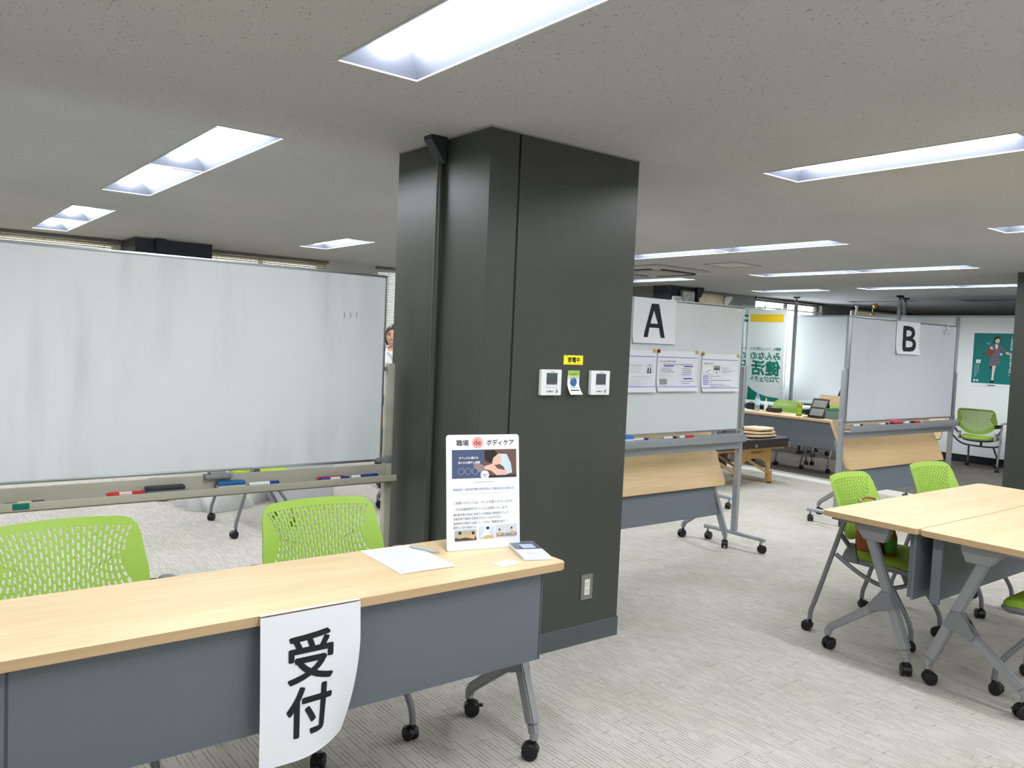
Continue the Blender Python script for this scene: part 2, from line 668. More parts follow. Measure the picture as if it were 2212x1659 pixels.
fl = struct(B().box((XW0, YW0, -0.1), (8.66, YW1, 0)).obj('floor', CARPET, smooth=False))
struct(B().box((8.66, YW0, -0.1), (9.03, YW1, 0.0)).obj('floor_border', CARPET_S, smooth=False))
struct(B().box((9.03, YW0, -0.1), (XW1, YW1, 0.0)).obj('floor_dark', CARPET_D, smooth=False))
struct(B().box((XW0 - 0.15, YW0, 0), (XW0, YW1, H + 0.1)).obj('wall_left', WALLM, smooth=False))
struct(B().box((XW1, YW0, 0), (XW1 + 0.15, YW1, H + 0.1)).obj('wall_right', WALLM, smooth=False))
struct(B().box((XW0, YW0 - 0.15, 0), (XW1, YW0, H + 0.1)).obj('wall_front', WALLM, smooth=False))
struct(B().box((JX - 0.12, JY, 0), (JX, YW1, H + 0.1)).obj('wall_step', GREYWALL, smooth=False))


def wall_run(name, x0, x1, y, wins, m, sill=0.85, head=2.418, t=0.2):
    b = B()
    xs = x0
    for a, c in wins:
        b.box((xs, y, 0), (a, y + t, H + 0.1))
        b.box((a, y, 0), (c, y + t, sill))
        b.box((a, y, head), (c, y + t, H + 0.1))
        xs = c
    b.box((xs, y, 0), (x1, y + t, H + 0.1))
    return struct(b.obj(name, m, smooth=False))


WL = [(-1.0, 2.15), (3.02, 4.62), (5.42, 7.3)]
WR = [(10.15, 11.0), (11.95, 14.0), (15.0, 17.3)]
wall_run('wall_back', XW0, JX, YW1, WL, WALLM)
wall_run('wall_back_step', JX, XW1, JY, WR, mat('grey_white_wall', rgb(150, 150, 146), 0.85))


def window(n, x0, x1, y, open_tilt, slat, drop=None, pitch=0.0225):
    """frame and glass set in the opening, venetian blind hung just inside"""
    o = bpy.data.objects.new('window_%d' % n, None)
    C.objects.link(o)
    o['kind'] = 'structure'
    z0, z1 = 0.85, 2.418
    b = B()
    b.box((x0, y + 0.08, z0), (x0 + 0.05, y + 0.13, z1)).box((x1 - 0.05, y + 0.08, z0), (x1, y + 0.13, z1))
    b.box((x0, y + 0.08, z1 - 0.05), (x1, y + 0.13, z1)).box((x0, y + 0.08, z0), (x1, y + 0.13, z0 + 0.05))
    xm = (x0 + x1) / 2
    b.box((xm - 0.025, y + 0.08, z0), (xm + 0.025, y + 0.13, z1))
    b.obj('window_frame', FRAMEM, o, smooth=False)
    for a, c in ((x0 + 0.05, xm - 0.025), (xm + 0.025, x1 - 0.05)):
        B().box((a, y + 0.102, z0 + 0.05), (c, y + 0.106, z1 - 0.05)).obj('pane', GLASS, o, smooth=False)
    r = B()
    r.box((x0 - 0.04, y - 0.045, z1 - 0.028), (x1 + 0.06, y - 0.005, z1 + 0.010), 0.004)
    r.obj('blind_headrail', mat('blind_rail', rgb(120, 116, 108), 0.5), o)
    s_ = B()
    z = z1 - 0.04
    zb = drop if drop is not None else z0 + 0.02
    while z > zb:
        M = Matrix.Translation((0, y - 0.025, z)) @ Matrix.Rotation(math.radians(open_tilt), 4, 'X')
        s_.box((x0 - 0.03, -0.0125, -0.0006), (x1 + 0.03, 0.0125, 0.0006), M=M)
        z -= pitch
    s_.m(0).box((x0 - 0.03, y - 0.035, zb - 0.02), (x1 + 0.03, y - 0.015, zb))
    for k in range(3):
        xx = x0 + 0.15 + (x1 - x0 - 0.3) * k / 2
        s_.box((xx - 0.004, y - 0.040, zb), (xx + 0.004, y - 0.0385, z1))
    q = s_.obj('blind_slats', slat, o, smooth=False)
    q['kind'] = 'stuff'


window(1, *WL[0], YW1, 57, BLIND)
window(2, *WL[1], YW1, 57, BLIND)
window(3, *WL[2], YW1, 60, BLINDW)
window(4, *WR[0], JY, 66, BLIND)
window(5, *WR[1], JY, 10, BLINDW, drop=2.26, pitch=0.034)
window(6, *WR[2], JY, 66, BLIND)


# ---- columns
def column(name, x0, x1, y0, y1, m, groove=None, flare=None, pipe=None):
    o = bpy.data.objects.new(name, None)
    C.objects.link(o)
    o['kind'] = 'structure'
    b = B()
    if groove:      # a recessed joint splits the facing into two panels
        g0, g1 = groove
        b.box((x0, y0, 0), (g0, y1, H - 0.008)).box((g1, y0, 0), (x1, y1, H - 0.008)).box((g0, y0 + 0.012, 0), (g1, y1, H - 0.008))
    else:
        b.box((x0, y0, 0), (x1, y1, H - 0.006))
    b.obj('column_shaft', m, o, smooth=False)
    B().box((x0 - 0.004, y0 - 0.004, H - 0.008), (x1 + 0.004, y1, H)).obj('column_bead', mat('bead', rgb(150, 150, 144), 0.7), o, smooth=False)
    B().box((x0 - 0.005, y0 - 0.005, 0.0), (x1 + 0.005, y1 + 0.005, 0.098)).obj('baseboard', PLINTH, o, smooth=False)
    return o


c1 = column('column', 2.110, 3.035, 2.930, 3.722, COLM, groove=(2.268, 2.280))
p = thing('conduit', 'dark conduit with a flared top running down the left side of the large column', 'pipe', (2.10, 3.305, 0))
B().tube([(-0.008, 0, 0.02), (-0.008, 0, 2.36)], 0.016, 12).obj('pipe', COLM, p)
B().prism([(0.0, 2.31), (-0.01, 2.31), (-0.085, 2.41), (-0.085, 2.43), (0.0, 2.43)], -0.045, 0.03,
          M=Matrix(((1, 0, 0, 0.0), (0, 0, 1, 0), (0, 1, 0, 0), (0, 0, 0, 1))), bev=0.004).obj('flared_cap', COLD, p)
column('column', 2.172, 2.975, 9.385, YW1 - 0.002, COLD)
p = thing('conduit', 'black capped conduit on the far column above the big whiteboard', 'pipe', (2.42, 9.37, 0))
B().tube([(0, 0, 0.02), (0, 0, 2.3)], 0.02, 10).obj('pipe', COLD, p)
B().box((-0.05, -0.05, 2.29), (0.05, 0.01, 2.428), 0.004).obj('flared_cap', COLD, p)
column('column', 9.37, 10.05, 8.28, JY - 0.002, COLD)
p = thing('conduit', 'black conduit with flared top on the column with the clock', 'pipe', (9.98, 8.262, 0))
B().tube([(0, 0, 0.02), (0, 0, 2.3)], 0.018, 10).obj('pipe', COLD, p)
B().prism([(-0.06, 2.28), (0.03, 2.28), (0.09, 2.38), (0.09, 2.428), (-0.06, 2.428)], -0.05, 0.012,
          M=Matrix(((1, 0, 0, 0.0), (0, 0, 1, 0), (0, 1, 0, 0), (0, 0, 0, 1))), bev=0.004).obj('flared_cap', COLD, p)
column('column', 9.30, 10.2, 2.60, 3.53, COLM)


# ---- ceiling lights
def make_light(L, lit):
    o = thing('ceiling_light', '', 'light')
    # recessed pan, open below; origin at its low corner on the ceiling plane
    b = B()
    W, D, e = LW, 0.085, 0.075
    lo = [(0, 0, 0), (W, 0, 0), (W, L, 0), (0, L, 0)]
    hi = [(e, e, D), (W - e, e, D), (W - e, L - e, D), (e, L - e, D)]
    vl = [b.bm.verts.new(v) for v in lo]
    vh = [b.bm.verts.new(v) for v in hi]
    for k in range(4):
        b.bm.faces.new([vl[k], vl[(k + 1) % 4], vh[(k + 1) % 4], vh[k]])
    b.bm.faces.new(vh)
    b.obj('reflector', REFL, o, smooth=False)
    f = B()
    t = 0.006
    f.box((-t, -t, -0.004), (W + t, 0.002, 0.001)).box((-t, L - 0.002, -0.004), (W + t, L + t, 0.001))
    f.box((-t, 0.002, -0.004), (0.002, L - 0.002, 0.001)).box((W - 0.002, 0.002, -0.004), (W + t, L - 0.002, 0.001))
    f.obj('rim', RIM, o, smooth=False)
    pr = []
    for k in range(13):
        a = PI * k / 12
        pr.append((W / 2 - 0.072 * math.cos(a), D - 0.004 - 0.055 * math.sin(a)))
    g = B().prism([(x, z) for x, z in pr], 0.085, L - 0.085, M=Matrix(((1, 0, 0, 0), (0, 0, 1, 0), (0, 1, 0, 0), (0, 0, 0, 1))))
    g.obj('led_bar', LED if lit else LEDOFF, o)
    return o


_protos = {}
LIGHT_LABELS = {
    (1.243, 1.43): 'recessed ceiling light nearest to us, cut off by the top of the picture',
    (1.243, 3.88): 'recessed ceiling light in the near half of the double fitting above the big whiteboard',
    (1.243, 5.12): 'recessed ceiling light in the far half of the double fitting above the big whiteboard',
    (1.243, 7.41): 'near one of the two recessed lights just above the top edge of the big whiteboard',
    (1.243, 8.52): 'farther one of the two recessed lights above the left end of the big whiteboard',
    (3.655, 1.43): 'long bright ceiling light at the right, highest in the picture after the nearest one',
    (3.655, 7.43): 'short ceiling light seen between the big whiteboard and the large column',
    (6.14, 1.35): 'end of a ceiling light cut by the right edge, above the right-hand dark column',
    (6.14, 3.76): 'ceiling light above board A, near half of the first lit row behind the large column',
    (6.14, 4.99): 'ceiling light touching the large column, far half of the first lit row above board A',
    (8.45, 3.68): 'near half of the double ceiling light above board B',
    (8.45, 4.95): 'far half of the double ceiling light above board B',
    (8.45, 7.30): 'ceiling light beside the large column, just above the column with the clock',
    (10.72, 4.88): 'ceiling light in the far half of the row above the tension pole',
    (10.72, 3.65): 'ceiling light in the near half of the row ending at the right-hand column',
    (10.72, 6.68): 'single short ceiling light above the green banner and the first pole',
}
for x0, y0, y1, lit in LIGHTS:
    L = round(y1 - y0, 3)
    key = (L, lit)
    lab = LIGHT_LABELS.get((x0, y0), 'unlit recessed ceiling light beyond the white partition' if not lit else 'recessed ceiling light in the part of the room out of view')
    grp = 'unlit lights beyond the partition' if not lit else ('recessed strip lights in the ceiling' if (x0, y0) in LIGHT_LABELS else 'ceiling lights out of view')
    if key not in _protos:
        o = make_light(L, lit)
        _protos[key] = o
        o.location = (x0, y0, H)
        o['label'] = lab
        o['group'] = grp
    else:
        dup(_protos[key], (x0, y0, H), 0, lab, grp)

# ---- air conditioner cassette, hatch
ac = thing('air_conditioner', 'white ceiling cassette air conditioner with dark slots beside the large column', 'air conditioner', (7.45, 6.85, H - 0.002))
B().prism(rrect(0.95, 0.95, 0.03), -0.035, 0.0, bev=0.006).obj('panel', mat('ac_panel', rgb(200, 200, 196), 0.5), ac)
for k in range(4):
    M = Matrix.Rotation(k * PI / 2, 4, 'Z')
    B().box((-0.30, -0.405, -0.045), (0.30, -0.365, -0.034), 0.004, M=M).obj('slot', BLACK, ac)
B().prism(rrect(0.56, 0.56, 0.02), -0.05, -0.034, bev=0.006).obj('intake_grille', mat('ac_grille', rgb(176, 176, 170), 0.6), ac)
hb = B()
for a in range(4):
    M = Matrix.Rotation(a * PI / 2, 4, 'Z')
    hb.box((-0.225, -0.225, -0.004), (0.225, -0.212, 0.0), M=M)
ha = thing('access_hatch', 'square access hatch with a thin frame in the ceiling above board A', 'hatch', (7.44, 5.70, H))
hb.obj('hatch_frame', mat('hatch_frame', rgb(120, 118, 114), 0.5), ha, smooth=False)
B().box((-0.21, -0.21, -0.002), (0.21, 0.21, 0.0)).obj('hatch_lid', mat('hatch_lid', rgb(200, 199, 193), 0.9), ha, smooth=False)

# ---- white partition run along x = 12.6 with its dark base
pt = bpy.data.objects.new('partition', None)
C.objects.link(pt)
pt['kind'] = 'structure'
PX = 12.62
seams = [2.6, 3.95, 5.55, 7.27, 8.60]
for a, c in zip(seams, seams[1:]):
    B().box((PX, a + 0.02, 0.11), (PX + 0.04, c - 0.02, 2.12), 0.003).obj('panel', PANEL, pt)
for a in seams:
    B().box((PX - 0.012, a - 0.028, 0.0), (PX + 0.052, a + 0.028, 2.15), 0.004).obj('post', ALUM, pt)
for a, c in zip(seams, seams[1:]):
    B().box((PX - 0.008, a + 0.028, 2.118), (PX + 0.048, c - 0.028, 2.15), 0.003).obj('top_rail', ALU, pt)
    B().box((PX - 0.008, a + 0.028, 0.0), (PX + 0.048, c - 0.028, 0.11)).obj('baseboard', BLACKM, pt)

for yy, xx, lab in ((7.99, 12.2, 'silver tension pole between floor and ceiling beside the green banner'),
                    (6.27, 12.28, 'silver tension pole rising behind board B, the one in front of the partition'),
                    (6.45, 12.80, 'silver tension pole standing just behind the white partition')):
    o = thing('tension_pole', lab, 'pole', (xx, yy, 0), group='floor to ceiling poles')
    B().bar((0, 0, 0.02), (0, 0, 2.36), 0.05, 0.05, bev=0.008).obj('pole', ALUM, o)
    B().cyl((0, 0, 2.35), (0, 0, 2.405), 0.012).obj('jack', BLACK, o)
    B().cyl((0, 0, 2.403), (0, 0, 2.43), 0.055, 20).obj('ceiling_pad', BLACK, o)
    B().cyl((0, 0, 0.0), (0, 0, 0.022), 0.055, 20).obj('floor_pad', BLACK, o)


# ================================================================ FURNITURE BUILDERS
def caster_mesh(r=0.027, wd=0.046, brake=False):
    b = B()
    for s_ in (-1, 1):
        x0, x1 = s_ * 0.006, s_ * wd / 2
        b.lathe([(r * 0.55, x0), (r * 0.97, x0), (r, x0 + s_ * 0.003), (r, x1 - s_ * 0.004), (r * 0.9, x1), (r * 0.3, x1 + s_ * 0.001)], c=(0, 0.012, r), ax='x', n=20)
    # fork hood and stem
    b.box((-0.006, -0.012, r * 0.7), (0.006, 0.03, r * 1.9), 0.002)
    b.tube([(0, -0.002, r * 1.55), (0, -0.002, r * 2.55)], 0.0085, 12)
    hood = [(0.012 + (r + 0.003) * math.cos(a), r + (r + 0.003) * math.sin(a)) for a in [math.radians(d) for d in range(20, 171, 15)]]
    hood += [(0.012 + (r - 0.004) * math.cos(a), r + (r - 0.004) * math.sin(a)) for a in [math.radians(d) for d in range(170, 19, -15)]]
    b.prism(hood, -wd * 0.36, wd * 0.36, M=Matrix(((0, 0, 1, 0), (1, 0, 0, 0), (0, 1, 0, 0), (0, 0, 0, 1))))
    if brake:
        b.box((-0.012, 0.012 + r - 0.004, r * 1.35), (0.012, 0.012 + r + 0.014, r * 1.5), 0.002)
    return b


def backrest_mesh():
    """perforated plastic back: solid rim round a field of staggered slots"""
    NC, NR = 25, 9
    T = 0.006
    bm = bmesh.new()

    def zlow(u):
        return 0.512 + 0.118 * abs(u) ** 2.3

    def zhigh(u):
        return 0.815 - 0.008 * u * u

    def P(u, v):
        hw = 0.178 + 0.034 * (2 * v - 1) ** 2 + (0.010 if v > 0.5 else -0.004)
        x = u * hw
        z = zlow(u) + (zhigh(u) - zlow(u)) * v
        return x, z

    def Y(x, z):
        t = max(0.0, (z - 0.48) / 0.35)
        return 0.150 + 0.105 * t ** 1.7 - 0.045 * (abs(x) / 0.24) ** 2.2

    def V3(x, z, back):
        y = Y(x, z)
        dx = 0.09 * x / 0.24
        n = Vector((dx, 1.0, -0.35)).normalized()
        q = Vector((x, y, z))
        return q + n * T if back else q
    cache = {}

    def vert(x, z, back):
        k = (round(x, 6), round(z, 6), back)
        if k not in cache:
            cache[k] = bm.verts.new(V3(x, z, back))
        return cache[k]

    def face2(pts):
        """front and back copies of a planar-ish polygon"""
        for back in (False, True):
            vs = [vert(x, z, back) for x, z in (pts if not back else pts[::-1])]
            if len(set(vs)) >= 3:
                try:
                    bm.faces.new(vs)
                except ValueError:
                    pass

    def wall(a, b):
        try:
            bm.faces.new([vert(*a, False), vert(*b, False), vert(*b, True), vert(*a, True)])
        except ValueError:
            pass
    for i in range(NC):
        u0, u1 = -1 + 2 * i / NC, -1 + 2 * (i + 1) / NC
        um, hw = (u0 + u1) / 2, (u1 - u0) * 0.245
        if i % 2 == 0:
            ed = [k / NR for k in range(NR + 1)]
        else:
            ed = [0] + [(k + 0.5) / NR for k in range(NR)] + [1]
        for v0, v1 in zip(ed, ed[1:]):
            full = (v1 - v0) > 0.8 / NR
            g = (0.13 / NR)
            s0, s1 = v0 + g, v1 - g
            vm = (v0 + v1) / 2
            o_ = [P(u0, v0), P(u1, v0), P(u1, vm), P(u1, v1), P(u0, v1), P(u0, vm)]
            ua, ub = um - hw, um + hw
            mid = g * 0.45
            s_ = [P(ua, s0 + mid), P(um, s0), P(ub, s0 + mid), P(ub, vm), P(ub, s1 - mid), P(um, s1), P(ua, s1 - mid), P(ua, vm)]
            if not full and s1 - s0 < 2.2 * mid:
                face2([o_[0], o_[1], o_[2], o_[3], o_[4], o_[5]])
                continue
            # ring of quads
            ot = [P(u0, v0), P(um, v0), P(u1, v0), P(u1, vm), P(u1, v1), P(um, v1), P(u0, v1), P(u0, vm)]
            for k in range(8):
                j = (k + 1) % 8
                face2([ot[k], ot[j], s_[j], s_[k]])
                wall(s_[k], s_[j])
    # rim between slot field and outline
    def outer(seg, t):
        W1, R = 0.238, 0.055
        if seg == 'top':       # left -> right including corner arcs
            a = -W1 + 2 * W1 * t
            d = max(0.0, abs(a) - (W1 - R))
            z = 0.838 - 0.006 * (a / W1) ** 2 - (R - math.sqrt(max(0.0, R * R - d * d)))
            return a, z
        z_top, z_bot = outer('top', 1.0)[1], 0.605
        if seg == 'side':      # top -> bottom on the right, x returned positive
            z = z_top + (z_bot - z_top) * t
            return W1 + 0.014 * min(1, t * 1.6) ** 1.5, z
        if seg == 'bot':       # right -> left
            a = 0.252 - 0.504 * t
            return a, 0.482 + (0.605 - 0.482) * abs(a / 0.252) ** 2.6
    n1, n2 = 2 * NC, 2 * NR
    inn, out = [], []
    for k in range(n1 + 1):
        inn.append(P(-1 + 2 * k / n1, 1))
        out.append(outer('top', k / n1))
    for k in range(1, n2 + 1):
        inn.append(P(1, 1 - k / n2))
        out.append(outer('side', k / n2))
    for k in range(1, n1 + 1):
        inn.append(P(1 - 2 * k / n1, 0))
        out.append(outer('bot', k / n1))
    for k in range(1, n2):
        inn.append(P(-1, k / n2))
        x, z = outer('side', 1 - k / n2)
        out.append((-x, z))
    N = len(inn)
    for k in range(N):
        j = (k + 1) % N
        face2([inn[k], inn[j], out[j], out[k]])
        wall(out[j], out[k])
    b = B()
    b.bm.free()
    b.bm = bm
    return b


def make_chair(label):
    o = thing('mesh_back_chair', label, 'chair')
    backrest_mesh().obj('backrest', GREEN, o, doubles=False)
    # seat: rounded cushion
    def seat_outline(sc):
        pts = []
        for k in range(40):
            a = 2 * PI * k / 40
            ca, sa = math.cos(a), math.sin(a)
            e = 0.55
            x = 0.225 * math.copysign(abs(ca) ** e, ca)
            y = 0.215 * math.copysign(abs(sa) ** e, sa)
            if y > 0:
                x *= 1 - 0.12 * (y / 0.215)
            pts.append((x * sc, y * sc - 0.045))
        return pts
    b = B()
    rings = []
    for sc, z in ((0.93, 0.405), (1.0, 0.412), (1.0, 0.428), (0.965, 0.440), (0.85, 0.446), (0.4, 0.440), (0.05, 0.438)):
        rings.append([b.bm.verts.new((x, y, z + (0.012 * (abs(x) / 0.22) ** 2 if sc > 0.1 else 0) - (0.018 * max(0, -(y + 0.16)) / 0.1))) for x, y in seat_outline(sc)])
    for r0, r1 in zip(rings, rings[1:]):
        for k in range(40):
            b.bm.faces.new([r0[k], r0[(k + 1) % 40], r1[(k + 1) % 40], r1[k]])
    b.bm.faces.new(rings[0][::-1])
    b.bm.faces.new(rings[-1])
    b.obj('seat', GREENS, o)
    b = B()
    rings = []
    for sc, z in ((0.72, 0.372), (0.92, 0.380), (1.025, 0.398), (1.03, 0.410), (0.99, 0.414), (0.9, 0.408)):
        rings.append([b.bm.verts.new((x, y, z + 0.012 * (abs(x) / 0.22) ** 2 - (0.018 * max(0, -(y + 0.16)) / 0.1))) for x, y in seat_outline(sc)])
    for r0, r1 in zip(rings, rings[1:]):
        for k in range(40):
            b.bm.faces.new([r0[k], r0[(k + 1) % 40], r1[(k + 1) % 40], r1[k]])
    b.bm.faces.new(rings[0][::-1])
    b.bm.faces.new(rings[-1])
    for s_ in (-1, 1):     # upright ears carrying the pivots
        b.prism([(0.03, 0.40), (0.13, 0.40), (0.105, 0.45), (0.075, 0.505), (0.052, 0.505), (0.045, 0.46)], s_ * 0.228 - 0.011, s_ * 0.228 + 0.011,
                M=Matrix(((0, 0, 1, 0), (1, 0, 0, 0), (0, 1, 0, 0), (0, 0, 0, 1))), bev=0.004)
    b.tube([(0, -0.10, 0.375), (0, -0.135, 0.300)], 0.016, 12)
    b.obj('seat_shell', STEELD, o)
    for s_ in (-1, 1):
        B().tube(curve3([(s_ * .296, .085, .635), (s_ * .301, .134, .46), (s_ * .306, .179, .30), (s_ * .309, .216, .17), (s_ * .31, .234, .112), (s_ * .31, .238, .066)]), 0.0125, 12).obj('rear_leg', STEELD, o, keep='r%d' % s_)
        B().tube(curve3([(s_ * .155, -.122, .302), (s_ * .166, -.165, .24), (s_ * .178, -.215, .17), (s_ * .186, -.240, .115), (s_ * .188, -.245, .066)]), 0.0125, 12).obj('front_leg', STEELD, o, keep='f%d' % s_)
        a = B()
        a.tube(curve3([(s_ * .296, .112, .632), (s_ * .296, .07, .643), (s_ * .296, .0, .652), (s_ * .294, -.07, .650), (s_ * .290, -.12, .640)], 4), 0.016, 12, flat=(0.65, 1.25))
        a.obj('armrest', STEEL, o)
        a = B()
        a.bar((s_ * .296, .102, .555), (s_ * .252, .068, .485), 0.016, 0.028, side=(0, 1, 0), bev=0.004)
        a.tube([(s_ * .262, .07, .488), (s_ * .215, .07, .488)], 0.014, 12)
        a.obj('pivot_link', STEELD, o)
        # bracket from rear tube to the backrest
        B().bar((s_ * .290, .095, .61), (s_ * .225, .150, .60), 0.05, 0.012, side=(0, 0, 1), bev=0.004).obj('back_bracket', BLACK, o)
        for kk, cx, cy, cz in (('r', s_ * .31, .238, 0), ('f', s_ * .188, -.245, 0)):
            caster_mesh().obj('caster', BLACK, KEEP['%s%d' % (kk, s_)], loc=(cx, cy, cz), rot=(0, 0, random.uniform(-2.6, 2.6)))
    ys = curve3([(-.300, .122, .445), (-.278, .03, .380), (-.242, -.055, .330), (-.188, -.112, .305), (-.10, -.135, .295), (0, -.14, .292),
                 (.10, -.135, .295), (.188, -.112, .305), (.242, -.055, .330), (.278, .03, .380), (.300, .122, .445)], 4)
    B().tube(ys, 0.0115, 12).obj('stretcher', STEELD, o)
    return o


def top_outline(L, D, r):
    return rrect(L, D, r, 5)


def make_table(label, folded=False, L=1.8, D=0.48):
    """flip-top training table; modesty panel side is -y"""
    o = thing('folding_table' if folded else 'flip_top_table', label, 'table')
    if folded:
        ang = math.atan2(0.431, -0.205)       # top swung up, its face to -y
        bot, topv = Vector((0, -0.117, 0.468)), Vector((0, 0.083, 0.899))
        d = (topv - bot).normalized()
        n = Vector((0, -1, 0)) + d * d.y
        n.normalize()
        M = Matrix(((1, 0, 0, 0), (0, d.y, n.y, (bot.y + topv.y) / 2), (0, d.z, n.z, (bot.z + topv.z) / 2), (0, 0, 0, 1)))
    else:
        M = Matrix.Translation((0, 0, 0.72))
    tb = B()
    tb.prism(top_outline(L, D, 0.025), -0.027, 0, bev=0.0025)
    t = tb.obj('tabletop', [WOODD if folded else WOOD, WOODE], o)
    t.matrix_local = M
    for pl in t.data.polygons:
        if abs(pl.normal.z) < 0.5:
            pl.material_index = 1
    # modesty panel with returned ends
    mp = B()
    hl = 0.815
    if folded:
        a, c = Vector((0, -0.060, 0.47)), Vector((0, -0.130, 0.245))
        mp.bar(a, c, 2 * hl, 0.014, side=(1, 0, 0), bev=0.003)
        for s_ in (-1, 1):
            mp.bar(a + Vector((s_ * (hl - .007), .013, 0)), c + Vector((s_ * (hl - .007), .013, 0)), 0.014, 0.034, side=(1, 0, 0), bev=0.003)
    else:
        mp.box((-hl - 0.03, -0.212, 0.375), (hl, -0.200, 0.6925), 0.003)
        for s_ in (-1, 1):
            mp.box((s_ * hl, -0.212, 0.375), (s_ * (hl - 0.014), -0.168, 0.6925), 0.003)
        for s_ in (-0.4, 0.4):
            mp.box((s_ - 0.02, -0.2, 0.60), (s_ + 0.02, -0.165, 0.69), 0.003)
    mp.obj('modesty_panel', GREYP, o)
    bx = B()
    bx.bar((-0.80, 0.03, 0.655), (0.80, 0.03, 0.655), 0.03, 0.05, side=(0, 0, 1), bev=0.004)
    bx.obj('cross_beam', STEELD, o)
    for s_ in (-1, 1):
        X = s_ * 0.82
        # pivot bracket: trapezoid under the top
        b = B()
        M2 = Matrix(((0, 0, 1, X), (1, 0, 0, 0), (0, 1, 0, 0), (0, 0, 0, 1)))
        if folded:
            b.prism([(-0.045, 0.60), (0.06, 0.60), (0.085, 0.70), (0.05, 0.74), (-0.01, 0.70)], -0.026, 0.026, M=M2, bev=0.005)
        else:
            b.prism([(-0.055, 0.607), (0.045, 0.607), (0.095, 0.665), (0.105, 0.693), (-0.085, 0.693), (-0.075, 0.655)], -0.026, 0.026, M=M2, bev=0.005)
            b.box((X - 0.012, 0.08, 0.668), (X + 0.012, 0.225, 0.690), 0.004)
        b.obj('bracket', STEEL, o)
        b = B()
        b.bar((X, 0.018, 0.62), (X, -0.185, 0.125), 0.036, 0.048, side=(1, 0, 0), bev=0.006)
        b.tube([(X, -0.195, 0.10), (X, -0.195, 0.075)], 0.0165, 14)
        b.bar((X, -0.183, 0.130), (X, -0.195, 0.09), 0.032, 0.036, side=(1, 0, 0), bev=0.006)
        b.obj('main_leg', STEEL, o, keep='m')
        b = B()
        b.prism([(-0.104, 0.380), (-0.058, 0.378), (-0.034, 0.335), (0.012, 0.290), (-0.006, 0.258), (-0.078, 0.288), (-0.136, 0.300)], -0.024, 0.024, M=M2, bev=0.006)
        b.obj('leg_joint', STEELD, o)
        b = B()
        b.bar((X, -0.03, 0.290), (X, 0.20, 0.118), 0.032, 0.044, side=(1, 0, 0), bev=0.006, w2=0.036)
        b.tube([(X, 0.212, 0.102), (X, 0.212, 0.075)], 0.0165, 14)
        b.bar((X, 0.197, 0.122), (X, 0.213, 0.09), 0.030, 0.034, side=(1, 0, 0), bev=0.006)
        b.obj('support_leg', STEEL, o, keep='s')
        caster_mesh(0.030, 0.046).obj('caster', BLACK, KEEP['m'], loc=(X, -0.195, 0), rot=(0, 0, random.uniform(-2.5, 2.5)))
        caster_mesh(0.030, 0.046, True).obj('caster', BLACK, KEEP['s'], loc=(X, 0.212, 0), rot=(0, 0, random.uniform(-2.5, 2.5)))
    return o


